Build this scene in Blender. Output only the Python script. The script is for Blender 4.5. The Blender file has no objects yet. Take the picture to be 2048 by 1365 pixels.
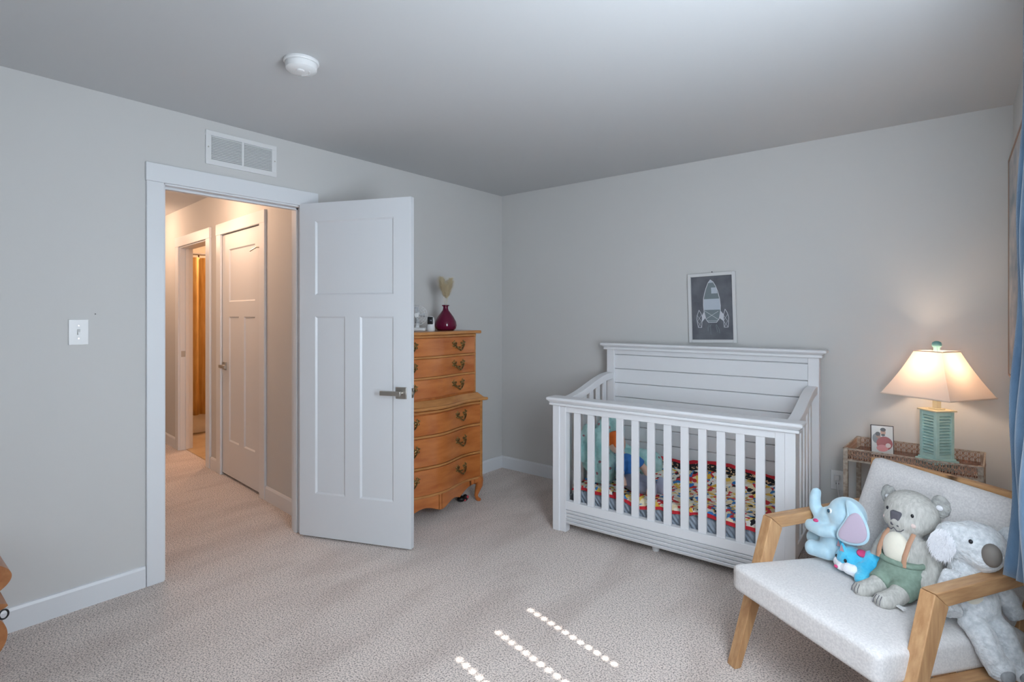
import bpy, bmesh, math, random
from math import sin, cos, pi, radians, sqrt, atan2
from mathutils import Vector, Matrix, Euler, noise

random.seed(7)
SC = bpy.context.scene
COL = SC.collection

# ------------------------------------------------------------------ camera
cam_d = bpy.data.cameras.new('camera')
cam = bpy.data.objects.new('camera', cam_d)
COL.objects.link(cam)
cam.location = (3.1765, -3.755, 1.3722)
cam.rotation_euler = (pi / 2, 0, radians(39.1685))
cam_d.sensor_fit = 'HORIZONTAL'
cam_d.sensor_width = 36.0
cam_d.lens = 36.0 * 1091.43 / 2048
cam_d.shift_y = -(682.5 - 630.08) / 2048
cam_d.clip_start = 0.02
SC.camera = cam

# ------------------------------------------------------------------ world, sun, window light, rear fill, exposure
W = bpy.data.worlds.new('world')
SC.world = W
W.use_nodes = True
wn = W.node_tree.nodes
bg = wn.get('Background') or wn.new('ShaderNodeBackground')
bg.inputs[0].default_value = (0.55, 0.72, 1.0, 1)
bg.inputs[1].default_value = 1.0

ELEV = radians(47)
sun_dir = Vector((-0.978 * cos(ELEV), 0.206 * cos(ELEV), -sin(ELEV)))
sun_d = bpy.data.lights.new('sun', 'SUN')
sun_d.energy = 19.0
sun_d.angle = radians(0.53)
sun_d.color = (1.0, 0.96, 0.9)
sun = bpy.data.objects.new('sun', sun_d)
sun.rotation_euler = sun_dir.to_track_quat('-Z', 'Y').to_euler()
sun.location = (8, -5, 6)
COL.objects.link(sun)


def area(name, loc, direction, sx, sy, power, color):
    d = bpy.data.lights.new(name, 'AREA')
    d.shape = 'RECTANGLE'
    d.size, d.size_y = sx, sy
    d.energy, d.color = power, color
    o = bpy.data.objects.new(name, d)
    o.location = loc
    o.rotation_euler = Vector(direction).to_track_quat('-Z', 'Y').to_euler()
    COL.objects.link(o)
    return o


area('window_daylight', (3.335, -2.52, 1.42), (-1, 0.38, 0.04), 1.0, 1.22, 68.0, (0.78, 0.89, 1.0))
area('rear_fill_light', (2.35, -4.84, 1.42), (0, 1, 0), 1.5, 1.26, 8.0, (0.78, 0.89, 1.0))  # added fill light behind the camera, no known window there

vs = SC.view_settings
vs.view_transform = 'Standard'
vs.look = 'None'
vs.exposure = 0.16
vs.gamma = 1.0
vs.use_curve_mapping = False


# ------------------------------------------------------------------ materials
def lin(c):
    return tuple(((x / 255) / 12.92 if x / 255 <= 0.04045 else ((x / 255 + 0.055) / 1.055) ** 2.4) for x in c) + (1.0,)


MATS = {}


def mat(name, rgb, rough=0.6, rgb2=None, nscale=8.0, stretch=(1, 1, 1), bump=0.0, bscale=200.0, metal=0.0,
        spec=0.5, sheen=0.0, coat=0.0, detail=4.0, contrast=(0.35, 0.65), bdist=0.002, bstretch=None):
    if name in MATS:
        return MATS[name]
    m = bpy.data.materials.new(name)
    MATS[name] = m
    m.use_nodes = True
    nt = m.node_tree
    b = nt.nodes['Principled BSDF']
    b.inputs['Base Color'].default_value = lin(rgb)
    b.inputs['Roughness'].default_value = rough
    b.inputs['Metallic'].default_value = metal
    b.inputs['Specular IOR Level'].default_value = spec
    b.inputs['Sheen Weight'].default_value = sheen
    b.inputs['Coat Weight'].default_value = coat
    tc = nt.nodes.new('ShaderNodeTexCoord')
    if rgb2 is not None:
        mp = nt.nodes.new('ShaderNodeMapping')
        mp.inputs['Scale'].default_value = stretch
        nz = nt.nodes.new('ShaderNodeTexNoise')
        nz.inputs['Scale'].default_value = nscale
        nz.inputs['Detail'].default_value = detail
        rp = nt.nodes.new('ShaderNodeValToRGB')
        rp.color_ramp.elements[0].position = contrast[0]
        rp.color_ramp.elements[1].position = contrast[1]
        rp.color_ramp.elements[0].color = lin(rgb)
        rp.color_ramp.elements[1].color = lin(rgb2)
        nt.links.new(tc.outputs['Object'], mp.inputs['Vector'])
        nt.links.new(mp.outputs['Vector'], nz.inputs['Vector'])
        nt.links.new(nz.outputs['Fac'], rp.inputs['Fac'])
        nt.links.new(rp.outputs['Color'], b.inputs['Base Color'])
    if bump > 0:
        n2 = nt.nodes.new('ShaderNodeTexNoise')
        n2.inputs['Scale'].default_value = bscale
        n2.inputs['Detail'].default_value = 3.0
        bp = nt.nodes.new('ShaderNodeBump')
        bp.inputs['Strength'].default_value = bump
        bp.inputs['Distance'].default_value = bdist
        if bstretch:
            mp2 = nt.nodes.new('ShaderNodeMapping')
            mp2.inputs['Scale'].default_value = bstretch
            nt.links.new(tc.outputs['Object'], mp2.inputs['Vector'])
            nt.links.new(mp2.outputs['Vector'], n2.inputs['Vector'])
        else:
            nt.links.new(tc.outputs['Object'], n2.inputs['Vector'])
        nt.links.new(n2.outputs['Fac'], bp.inputs['Height'])
        nt.links.new(bp.outputs['Normal'], b.inputs['Normal'])
    return m


M_wall = mat('wall_paint', (208, 207, 205), 0.75, bump=0.06, bscale=350)
M_ceil = mat('ceiling_paint', (199, 200, 201), 0.85, bump=0.06, bscale=300)
M_hallwall = M_wall
M_trim = mat('trim_paint', (226, 228, 231), 0.38)
M_door = mat('door_paint', (222, 224, 227), 0.42, bump=0.05, bscale=400)
M_white = mat('white_plastic', (228, 228, 228), 0.35)
M_crib = mat('crib_paint', (230, 230, 232), 0.4)
M_dark = mat('dark_gap', (25, 22, 20), 0.9)
M_nickel = mat('satin_nickel', (186, 181, 174), 0.36, metal=1.0)
M_bronze = mat('antique_brass', (176, 146, 94), 0.35, rgb2=(96, 74, 44), nscale=90, metal=0.85)
M_pewter = mat('aged_pewter', (190, 178, 164), 0.5, rgb2=(150, 132, 116), nscale=60, metal=0.2)
M_rust = mat('bronze_fretwork', (196, 166, 144), 0.5, rgb2=(140, 106, 86), nscale=70, metal=0.2)
M_trayw = mat('tray_wood', (112, 74, 58), 0.2, rgb2=(84, 52, 42), nscale=12, stretch=(1, 8, 1))
M_black = mat('black_plastic', (18, 18, 20), 0.35)
M_blind = mat('blind_white', (232, 232, 230), 0.5)


def wood(name, a, b, stretch, scale=9, rough=0.35, coat=0.2, bump=0.05):
    return mat(name, a, rough, rgb2=b, nscale=scale, stretch=stretch, coat=coat, detail=6, contrast=(0.3, 0.7),
               bump=bump, bscale=60, bstretch=stretch)


M_chest = wood('chest_wood', (170, 92, 40), (204, 126, 66), (1.5, 1.2, 5), 4, 0.28, 0.6)
M_chestedge = wood('chest_edge_wood', (176, 116, 62), (198, 140, 82), (2, 2, 9), 6, 0.32, 0.3)
M_chestside = wood('chest_side_wood', (166, 90, 38), (188, 110, 52), (6, 6, 0.8), 5, 0.32, 0.3)
M_oak = wood('chair_oak', (170, 126, 86), (202, 160, 116), (9, 9, 1.2), 7, 0.45, 0.05, 0.1)
M_oakh = wood('chair_oak_arm', (170, 126, 86), (202, 160, 116), (9, 1.2, 9), 7, 0.45, 0.05, 0.1)
M_oaku = wood('chair_oak_rail', (166, 120, 78), (198, 154, 108), (1.2, 9, 9), 7, 0.45, 0.05, 0.1)
M_walnut = wood('nightstand_wood', (150, 92, 50), (176, 116, 70), (1, 6, 6), 6, 0.4, 0.2)
M_linen = mat('cream_linen', (226, 222, 220), 0.9, rgb2=(208, 204, 203), nscale=160, bump=0.35, bscale=420, sheen=0.3)


def carpet_mat():
    m = bpy.data.materials.new('carpet')
    m.use_nodes = True
    nt = m.node_tree
    b = nt.nodes['Principled BSDF']
    b.inputs['Roughness'].default_value = 0.95
    b.inputs['Specular IOR Level'].default_value = 0.1
    b.inputs['Sheen Weight'].default_value = 0.25
    tc = nt.nodes.new('ShaderNodeTexCoord')
    n1 = nt.nodes.new('ShaderNodeTexNoise')
    n1.inputs['Scale'].default_value = 150
    n1.inputs['Detail'].default_value = 3
    n1.inputs['Roughness'].default_value = 0.7
    r1 = nt.nodes.new('ShaderNodeValToRGB')
    e = r1.color_ramp.elements
    e[0].position, e[0].color = 0.37, lin((132, 119, 112))
    e[1].position, e[1].color = 0.54, lin((242, 228, 219))
    n2 = nt.nodes.new('ShaderNodeTexNoise')
    n2.inputs['Scale'].default_value = 4.5
    n2.inputs['Detail'].default_value = 5
    n2.inputs['Distortion'].default_value = 0.3
    r2 = nt.nodes.new('ShaderNodeValToRGB')
    e = r2.color_ramp.elements
    e[0].position, e[0].color = 0.36, (0.86, 0.84, 0.83, 1)
    e[1].position, e[1].color = 0.56, (1.0, 1.0, 1.0, 1)
    mx = nt.nodes.new('ShaderNodeMix')
    mx.data_type = 'RGBA'
    mx.blend_type = 'MULTIPLY'
    mx.inputs[0].default_value = 1.0
    nt.links.new(tc.outputs['Object'], n1.inputs['Vector'])
    mpc = nt.nodes.new('ShaderNodeMapping')
    mpc.inputs['Rotation'].default_value = (0, 0, radians(35))
    mpc.inputs['Scale'].default_value = (1.0, 0.32, 1.0)
    nt.links.new(tc.outputs['Object'], mpc.inputs['Vector'])
    nt.links.new(mpc.outputs['Vector'], n2.inputs['Vector'])
    nt.links.new(n1.outputs['Fac'], r1.inputs['Fac'])
    nt.links.new(n2.outputs['Fac'], r2.inputs['Fac'])
    nt.links.new(r1.outputs['Color'], mx.inputs[6])
    nt.links.new(r2.outputs['Color'], mx.inputs[7])
    nt.links.new(mx.outputs[2], b.inputs['Base Color'])
    bp = nt.nodes.new('ShaderNodeBump')
    bp.inputs['Strength'].default_value = 0.8
    bp.inputs['Distance'].default_value = 0.006
    nt.links.new(n1.outputs['Fac'], bp.inputs['Height'])
    nt.links.new(bp.outputs['Normal'], b.inputs['Normal'])
    return m


M_carpet = carpet_mat()


def translucent_mat(name, rgb, mix=0.5, rgb_t=None):
    m = bpy.data.materials.new(name)
    m.use_nodes = True
    nt = m.node_tree
    nt.nodes.remove(nt.nodes['Principled BSDF'])
    out = nt.nodes['Material Output']
    d = nt.nodes.new('ShaderNodeBsdfDiffuse')
    t = nt.nodes.new('ShaderNodeBsdfTranslucent')
    x = nt.nodes.new('ShaderNodeMixShader')
    d.inputs[0].default_value = lin(rgb)
    t.inputs[0].default_value = lin(rgb_t or rgb)
    x.inputs[0].default_value = mix
    nt.links.new(d.outputs[0], x.inputs[1])
    nt.links.new(t.outputs[0], x.inputs[2])
    nt.links.new(x.outputs[0], out.inputs[0])
    return m


def pane_mat():
    m = bpy.data.materials.new('window_glass')
    m.use_nodes = True
    nt = m.node_tree
    nt.nodes.remove(nt.nodes['Principled BSDF'])
    out = nt.nodes['Material Output']
    d = nt.nodes.new('ShaderNodeBsdfGlossy')
    d.inputs['Roughness'].default_value = 0.02
    t = nt.nodes.new('ShaderNodeBsdfTransparent')
    x = nt.nodes.new('ShaderNodeMixShader')
    x.inputs[0].default_value = 0.06
    nt.links.new(t.outputs[0], x.inputs[1])
    nt.links.new(d.outputs[0], x.inputs[2])
    nt.links.new(x.outputs[0], out.inputs[0])
    return m


def emis(name, rgb, strength):
    m = bpy.data.materials.new(name)
    m.use_nodes = True
    b = m.node_tree.nodes['Principled BSDF']
    b.inputs['Base Color'].default_value = lin(rgb)
    b.inputs['Emission Color'].default_value = lin(rgb)
    b.inputs['Emission Strength'].default_value = strength
    return m


M_glass = pane_mat()


# ------------------------------------------------------------------ mesh helpers
class MB:
    def __init__(self):
        self.v, self.f = [], []

    def add(self, vs, fs):
        o = len(self.v)
        self.v += [tuple(p) for p in vs]
        self.f += [tuple(i + o for i in q) for q in fs]
        return self

    def box(self, x0, x1, y0, y1, z0, z1):
        return self.hexa([(x0, y0, z0), (x1, y0, z0), (x1, y1, z0), (x0, y1, z0),
                          (x0, y0, z1), (x1, y0, z1), (x1, y1, z1), (x0, y1, z1)])

    def hexa(self, p):
        return self.add(p, [(0, 3, 2, 1), (4, 5, 6, 7), (0, 1, 5, 4), (1, 2, 6, 5), (2, 3, 7, 6), (3, 0, 4, 7)])

    def prism(self, poly, axis, a, b):
        """poly: list of 2D points in the two other axes (in xyz order), extruded along axis from a to b"""
        n = len(poly)

        def P(q, t):
            if axis == 'x':
                return (t, q[0], q[1])
            if axis == 'y':
                return (q[0], t, q[1])
            return (q[0], q[1], t)
        vs = [P(q, a) for q in poly] + [P(q, b) for q in poly]
        fs = [tuple(range(n))[::-1], tuple(range(n, 2 * n))]
        fs += [(i, (i + 1) % n, (i + 1) % n + n, i + n) for i in range(n)]
        return self.add(vs, fs)

    def tube(self, path, r, n=8, closed=False, flat=1.0):
        path = [Vector(p) for p in path]
        k = len(path)
        rs = r if isinstance(r, (list, tuple)) else [r] * k
        vs, fs = [], []
        up = Vector((0, 0, 1))
        prev = None
        for i, p in enumerate(path):
            a = path[(i - 1) % k] if (closed or i > 0) else p
            b = path[(i + 1) % k] if (closed or i < k - 1) else p
            t = (b - a)
            t = t.normalized() if t.length > 1e-9 else Vector((0, 0, 1))
            if prev is None:
                s = t.cross(up)
                if s.length < 1e-3:
                    s = t.cross(Vector((0, 1, 0)))
            else:
                s = prev - t * prev.dot(t)
                if s.length < 1e-6:
                    s = t.cross(up)
            s.normalize()
            prev = s
            w = t.cross(s)
            for j in range(n):
                an = 2 * pi * j / n
                vs.append(p + s * cos(an) * rs[i] + w * sin(an) * rs[i] * flat)
        seg = k if closed else k - 1
        for i in range(seg):
            for j in range(n):
                a, b = i * n + j, i * n + (j + 1) % n
                c, d = ((i + 1) % k) * n + (j + 1) % n, ((i + 1) % k) * n + j
                fs.append((a, b, c, d))
        if not closed:
            fs.append(tuple(range(n))[::-1])
            fs.append(tuple(range((k - 1) * n, k * n)))
        return self.add(vs, fs)

    def lathe(self, prof, c=(0, 0, 0), n=24, axis='z'):
        vs, fs = [], []
        for (r, h) in prof:
            for j in range(n):
                a = 2 * pi * j / n
                p = (r * cos(a), r * sin(a), h)
                if axis == 'x':
                    p = (h, p[0], p[1])
                elif axis == 'y':
                    p = (p[0], h, p[1])
                vs.append((p[0] + c[0], p[1] + c[1], p[2] + c[2]))
        for i in range(len(prof) - 1):
            for j in range(n):
                fs.append((i * n + j, i * n + (j + 1) % n, (i + 1) * n + (j + 1) % n, (i + 1) * n + j))
        if prof[0][0] > 1e-6:
            fs.append(tuple(range(n))[::-1])
        if prof[-1][0] > 1e-6:
            fs.append(tuple(range((len(prof) - 1) * n, len(prof) * n)))
        return self.add(vs, fs)

    def ell(self, c, r, rot=None, n=16, m=10):
        R = rot.to_matrix() if isinstance(rot, Euler) else (rot or Matrix.Identity(3))
        vs, fs = [], []
        for i in range(m + 1):
            th = pi * i / m
            for j in range(n):
                a = 2 * pi * j / n
                p = R @ Vector((r[0] * sin(th) * cos(a), r[1] * sin(th) * sin(a), r[2] * cos(th)))
                vs.append((p.x + c[0], p.y + c[1], p.z + c[2]))
        for i in range(m):
            for j in range(n):
                fs.append((i * n + j, i * n + (j + 1) % n, (i + 1) * n + (j + 1) % n, (i + 1) * n + j))
        return self.add(vs, fs)

    def grid(self, fn, nu, nv):
        vs = [fn(i / nu, j / nv) for j in range(nv + 1) for i in range(nu + 1)]
        fs = [(j * (nu + 1) + i, j * (nu + 1) + i + 1, (j + 1) * (nu + 1) + i + 1, (j + 1) * (nu + 1) + i)
              for j in range(nv) for i in range(nu)]
        return self.add(vs, fs)

    def mesh(self, name, smooth=None):
        me = bpy.data.meshes.new(name)
        bm = bmesh.new()
        bv = [bm.verts.new(p) for p in self.v]
        for f in self.f:
            try:
                bm.faces.new([bv[i] for i in f])
            except ValueError:
                pass
        bmesh.ops.remove_doubles(bm, verts=bm.verts, dist=1e-6)
        bmesh.ops.recalc_face_normals(bm, faces=bm.faces)
        bm.to_mesh(me)
        bm.free()
        if smooth is not None:
            me.polygons.foreach_set('use_smooth', [True] * len(me.polygons))
            me.set_sharp_from_angle(angle=radians(smooth))
        return me


def link(name, me, m, parent=None, bevel=0.0, seg=2):
    o = bpy.data.objects.new(name, me)
    COL.objects.link(o)
    if m is not None and len(me.materials) == 0:
        me.materials.append(m)
    if parent is not None:
        o.parent = parent
    if bevel > 0:
        md = o.modifiers.new('bevel', 'BEVEL')
        md.width, md.segments, md.limit_method = bevel, seg, 'ANGLE'
        md.angle_limit = radians(40)
    return o


def part(name, mb, m, parent=None, smooth=None, bevel=0.0, seg=2, label=None):
    o = link(name, mb.mesh(name, smooth), m, parent, bevel, seg)
    if label:
        o['label'] = label
    return o


def tag(o, label, cat, group=None):
    o['label'], o['category'] = label, cat
    if group:
        o['group'] = group
    return o


def struct(o):
    o['kind'] = 'structure'
    return o


def thing(name, label, cat, loc=(0, 0, 0), rz=0.0, group=None, rot=None):
    o = bpy.data.objects.new(name, None)
    o.empty_display_size = 0.05
    COL.objects.link(o)
    o.location = loc
    o.rotation_euler = rot if rot else (0, 0, rz)
    return tag(o, label, cat, group)


def bx(*a):
    return MB().box(*a)


def copy_at(o, parent, loc=None):
    c = o.copy()
    COL.objects.link(c)
    c.parent = parent
    if loc is not None:
        c.location = loc
    return c


def blob(name, mb, m, parent, voxel=0.006, smooth=8, label=None, disp=0.0, dscale=0.02):
    """continuous soft body: overlapping ellipsoids and tubes fused by a voxel remesh and relaxed"""
    o = link(name, mb.mesh(name, 180), m, parent)
    r = o.modifiers.new('fuse', 'REMESH')
    r.mode, r.voxel_size, r.use_smooth_shade = 'VOXEL', voxel, True
    s = o.modifiers.new('relax', 'SMOOTH')
    s.factor, s.iterations = 0.5, smooth
    if disp > 0:
        t = bpy.data.textures.new(name + '_fuzz', 'CLOUDS')
        t.noise_scale = dscale
        d = o.modifiers.new('fuzz', 'DISPLACE')
        d.texture, d.strength, d.mid_level = t, disp, 0.5
    if label:
        o['label'] = label
    return o


def cushion(hx, hy, hz, r, puff=0.0, cuts=14, warp=None):
    """rounded, slightly domed upholstery block centred on the origin"""
    bm = bmesh.new()
    bmesh.ops.create_cube(bm, size=2.0)
    bmesh.ops.subdivide_edges(bm, edges=bm.edges, cuts=cuts, use_grid_fill=True)
    for v in bm.verts:
        p = v.co.copy()
        q = Vector((p.x * hx, p.y * hy, p.z * hz))
        c = Vector((max(-hx + r, min(hx - r, q.x)), max(-hy + r, min(hy - r, q.y)), max(-hz + r, min(hz - r, q.z))))
        d = q - c
        if d.length > 1e-9:
            # push surface points onto the rounded box
            k = max(abs(d.x), abs(d.y), abs(d.z)) / r
            d = d.normalized() * r * min(1.0, k)
        q = c + d
        q.z += puff * p.z * max(0, 1 - p.x ** 2) ** 0.6 * max(0, 1 - p.y ** 2) ** 0.6
        if warp:
            q = warp(q, p)
        v.co = q
    mb = MB()
    bm.verts.index_update()
    mb.v = [tuple(v.co) for v in bm.verts]
    mb.f = [tuple(v.index for v in f.verts) for f in bm.faces]
    bm.free()
    return mb


# ------------------------------------------------------------------ room shell
H = 2.44
XR = 3.40
YB = -4.92
TH = 0.11
D0, D1, DH = -2.715, -1.925, 2.062      # bedroom door opening in the left wall

fl = struct(part('floor', bx(-5.2, XR + TH, YB - TH, 1.2, -0.06, 0.0), M_carpet))
struct(part('ceiling', bx(0, XR, YB, 0, H, H + 0.08), M_ceil))
wl = MB()
wl.box(-TH, 0, YB - TH, D0, 0, H)
wl.box(-TH, 0, D1, TH, 0, H)
wl.box(-TH, 0, D0, D1, DH, H)
struct(part('wall_left', wl, M_wall))
struct(part('wall_back', bx(0, XR + TH, 0, TH, 0, H), M_wall))
struct(part('wall_rear', bx(0, XR + TH, YB - TH, YB, 0, H), M_wall))
WY0, WY1, WZ0, WZ1 = -3.05, -2.0, 0.76, 2.07
wr = MB()
wr.box(XR, XR + TH, YB, WY0, 0, H)
wr.box(XR, XR + TH, WY1, 0, 0, H)
wr.box(XR, XR + TH, WY0, WY1, 0, WZ0)
wr.box(XR, XR + TH, WY0, WY1, WZ1, H)
struct(part('wall_right', wr, M_wall))


def baseboard(name, poly_axis, a, b, pos, sgn, parent=None):
    """profile with a small eased top; poly_axis is the run direction"""
    prof = [(0, 0.0), (0.014, 0.0), (0.014, 0.092), (0.009, 0.104), (0, 0.106)]
    mb = MB()
    pts = [(pos + sgn * d, z) for d, z in prof]
    mb.prism(pts, poly_axis, a, b)
    return struct(part(name, mb, M_trim, parent))


baseboard('baseboard_left', 'y', YB, -2.79, 0.0, 1)
baseboard('baseboard_corner', 'y', -1.84, 0.0, 0.0, 1)
baseboard('baseboard_back', 'x', 0.0, XR, 0.0, -1)
baseboard('baseboard_right', 'y', YB, 0.0, XR, -1)

# bedroom door casing and jamb
t1 = MB()
t1.box(0, 0.018, -2.787, -2.708, 0, 2.052)
t1.box(0, 0.018, -1.930, -1.845, 0, 2.052)
t1.box(0, 0.020, -2.790, -1.835, 2.052, 2.146)
struct(part('trim_1', t1, M_trim, bevel=0.003))
jm = MB()
jm.box(-TH - 0.008, 0.004, D0 - 0.002, D0 + 0.016, 0, DH)
jm.box(-TH - 0.008, 0.004, D1 - 0.016, D1 + 0.002, 0, DH)
jm.box(-TH - 0.008, 0.004, D0, D1, DH - 0.018, DH + 0.002)
jm.box(-0.075, -0.04, D0 + 0.016, D0 + 0.028, 0, DH - 0.018)
jm.box(-0.075, -0.04, D1 - 0.028, D1 - 0.016, 0, DH - 0.018)
jm.box(-0.075, -0.04, D0 + 0.016, D1 - 0.016, DH - 0.03, DH - 0.018)
struct(part('trim_2', jm, M_trim, bevel=0.0015))


def panel_door(w, h, t, panels, rec=0.009, slope=0.010):
    """shaker style leaf, local x = 0..w, z = 0..h, faces at y = 0 and y = t, panels recessed on both faces"""
    mb = MB()
    us = sorted(set([0, w] + [p[0] for p in panels] + [p[1] for p in panels]))
    zs = sorted(set([0, h] + [p[2] for p in panels] + [p[3] for p in panels]))
    for y, s in ((0.0, 1), (t, -1)):
        for i in range(len(us) - 1):
            for j in range(len(zs) - 1):
                cu, cz = (us[i] + us[i + 1]) / 2, (zs[j] + zs[j + 1]) / 2
                if any(p[0] < cu < p[1] and p[2] < cz < p[3] for p in panels):
                    continue
                mb.add([(us[i], y, zs[j]), (us[i + 1], y, zs[j]), (us[i + 1], y, zs[j + 1]), (us[i], y, zs[j + 1])],
                       [(0, 1, 2, 3)])
        for (a, b, c, d) in panels:
            yi = y + s * rec
            o = [(a, y, c), (b, y, c), (b, y, d), (a, y, d)]
            q = [(a + slope, yi, c + slope), (b - slope, yi, c + slope), (b - slope, yi, d - slope), (a + slope, yi, d - slope)]
            mb.add(o + q, [(0, 1, 5, 4), (1, 2, 6, 5), (2, 3, 7, 6), (3, 0, 4, 7), (4, 5, 6, 7)])
    mb.add([(0, 0, 0), (w, 0, 0), (w, t, 0), (0, t, 0), (0, 0, h), (w, 0, h), (w, t, h), (0, t, h)],
           [(0, 1, 2, 3), (4, 5, 6, 7), (0, 3, 7, 4), (1, 2, 6, 5)])
    return mb


def lever(name, parent, loc, flip=1, out=-1):
    """square rose with a straight lever; lever runs towards -x*flip; out = direction of y"""
    mb = MB()
    a, b = sorted((0.0, out * 0.010))
    mb.box(-0.034, 0.034, a, b, -0.034, 0.034)
    mb.lathe([(0.013, 0), (0.011, out * 0.045)], (0, 0, 0), 16, 'y')
    y0, y1 = sorted((out * 0.034, out * 0.050))
    x0, x1 = sorted((0.014 * flip, -0.118 * flip))
    mb.box(x0, x1, y0, y1, -0.013, 0.013)
    o = part(name, mb, M_nickel, parent, smooth=30, bevel=0.0025, label='brushed nickel square rose lever handle')
    o.location = loc
    return o


def hinge(parent, loc, ln=0.09):
    mb = MB()
    mb.lathe([(0.006, -ln / 2), (0.006, ln / 2)], (0, 0, 0), 10)
    mb.lathe([(0.0075, -ln / 2 - 0.004), (0.0075, -ln / 2)], (0, 0, 0), 10)
    mb.box(-0.002, 0.03, 0.0, 0.002, -ln / 2, ln / 2)
    o = part('hinge', mb, M_nickel, parent, smooth=40)
    o.location = loc
    return o


DW, DT = 0.762, 0.035
pan = [(0.112, DW - 0.115, 1.482, 1.935), (0.112, 0.322, 0.263, 1.350), (0.424, DW - 0.115, 0.263, 1.350)]
door = struct(part('door_1', panel_door(DW, 2.046, DT, pan), M_door))
door['label'] = 'white three panel bedroom door standing open into the room'
door.location = (0.024, -1.966, 0.012)
door.rotation_euler = (0, 0, radians(22.5))
lever('door_handle', door, (0.702, 0.0, 0.905), 1, -1)
lever('door_handle', door, (0.702, DT, 0.905), 1, 1)
lp = part('latch_plate', bx(-0.0005, 0.0015, 0.006, 0.029, -0.028, 0.028).box(0, 0.010, 0.012, 0.022, -0.009, 0.009), M_nickel, door)
lp.location = (DW, 0, 0.905)
for hz in (0.2, 1.02, 1.83):
    hinge(door, (-0.004, DT + 0.004, hz))

# ------------------------------------------------------------------ hallway and bathroom beyond the door
HA = 0.0811
h_org, h_rot = (-0.357, -1.803, 0.0), pi - HA


def hall(o):
    o.location = h_org
    o.rotation_euler = (0, 0, h_rot)
    return o


C0, C1, CH = 0.525, 1.365, 2.062
B0, B1 = 1.735, 2.575
hw = MB()
hw.box(-0.262, C0, -TH, 0, 0, H)
hw.box(C0, C1, -TH, 0, CH, H)
hw.box(C1, B0, -TH, 0, 0, H)
hw.box(B0, B1, -TH, 0, CH, H)
hw.box(B1, 4.3, -TH, 0, 0, H)
hall(struct(part('wall_hall_right', hw, M_hallwall)))
hall(struct(part('wall_hall_left', bx(-0.35, 4.3, 1.02, 1.13, 0, H), M_hallwall)))
hall(struct(part('wall_hall_end', bx(4.2, 4.31, -0.05, 1.1, 0, H), M_hallwall)))
struct(part('ceiling_hall', bx(-5.0, -TH, -3.2, 0.9, H, H + 0.08), M_ceil))
hb = MB()
pr = [(0, 0.0), (0.014, 0.0), (0.014, 0.092), (0.009, 0.104), (0, 0.106)]
for a, b in ((-0.25, 0.43), (1.47, 1.625), (2.69, 4.2)):
    hb.prism(pr, 'x', a, b)
hall(struct(part('baseboard_hall', hb, M_trim)))
tc_ = MB()
tc_.box(0.432, C0 + 0.004, 0, 0.018, 0, CH)
tc_.box(C1 - 0.004, 1.462, 0, 0.018, 0, CH)
tc_.box(0.430, 1.466, 0, 0.020, CH - 0.004, CH + 0.092)
hall(struct(part('trim_3', tc_, M_trim, bevel=0.003)))
tb = MB()
tb.box(1.635, B0 + 0.004, 0, 0.018, 0, CH)
tb.box(B1 - 0.004, 2.67, 0, 0.018, 0, CH)
tb.box(1.633, 2.672, 0, 0.020, CH - 0.004, CH + 0.092)
tb.box(B0, B0 + 0.016, -TH - 0.005, 0.002, 0, CH)
tb.box(B1 - 0.016, B1, -TH - 0.005, 0.002, 0, CH)
tb.box(B0, B1, -TH - 0.005, 0.002, CH - 0.016, CH)
tb.box(B1 - 0.028, B1 - 0.016, -0.08, -0.045, 0, CH)
bt = hall(struct(part('trim_4', tb, M_trim, bevel=0.002)))
part('strike_plate', bx(B1 - 0.0185, B1 - 0.0155, -0.045, -0.008, 0.945, 1.005), M_nickel, bt)
# closet leaf: local x of the leaf runs away from the bedroom
cl = struct(part('door_2', panel_door(C1 - C0 - 0.012, 2.03, 0.035,
                                      [(0.125, 0.675, 1.46, 1.90), (0.125, 0.345, 0.29, 1.335), (0.455, 0.675, 0.29, 1.335)]), M_door))
cl['label'] = 'white closet door in the hallway'
hall(cl)
d_ax = Vector((cos(h_rot), sin(h_rot), 0))
n_ax = Vector((-sin(h_rot), cos(h_rot), 0))
cl.location = Vector(h_org) + d_ax * (C0 + 0.006) + n_ax * (-0.037) + Vector((0, 0, 0.022))
lever('door_handle', cl, (0.765, 0.035, 0.915), 1, 1)
for hz in (0.23, 1.01, 1.80):
    hinge(cl, (0.002, 0.037, hz), 0.1)
ds = MB()
ds.tube([(0.01, 0.04, 1.86), (0.03, 0.06, 1.862), (0.09, 0.085, 1.835)], 0.006, 8)
part('hinge_door_stop', ds, M_nickel, cl, smooth=40)
hall(struct(part('wall_closet', bx(0.4, 1.5, -0.75, -0.70, 0, H), M_hallwall)))

# bathroom
M_bath = mat('bath_wall_paint', (222, 205, 180), 0.7)
M_bfloor = mat('bath_floor_vinyl', (206, 182, 146), 0.3, rgb2=(190, 162, 122), nscale=6)
hall(struct(part('floor_bathroom', bx(1.55, 4.2, -2.0, -0.05, -0.02, 0.006), M_bfloor)))
bw = MB()
hall(struct(part('wall_bathroom_near', bx(1.55, 1.6, -2.0, -TH, 0, H), M_bath)))
hall(struct(part('wall_bathroom_side', bx(1.55, 4.2, -2.05, -2.0, 0, H), M_bath)))
hall(struct(part('wall_bathroom_far', bx(4.125, 4.2, -2.0, -TH, 0, H), M_bath)))
rod = MB()
rod.tube([(3.18, -0.115, 2.06), (3.18, -1.99, 2.06)], 0.0125, 10)
M_gold = mat('gold_curtain_cloth', (212, 172, 100), 0.8, rgb2=(186, 140, 70), nscale=5, stretch=(4, 4, 0.6), bump=0.15, bscale=200)
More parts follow.
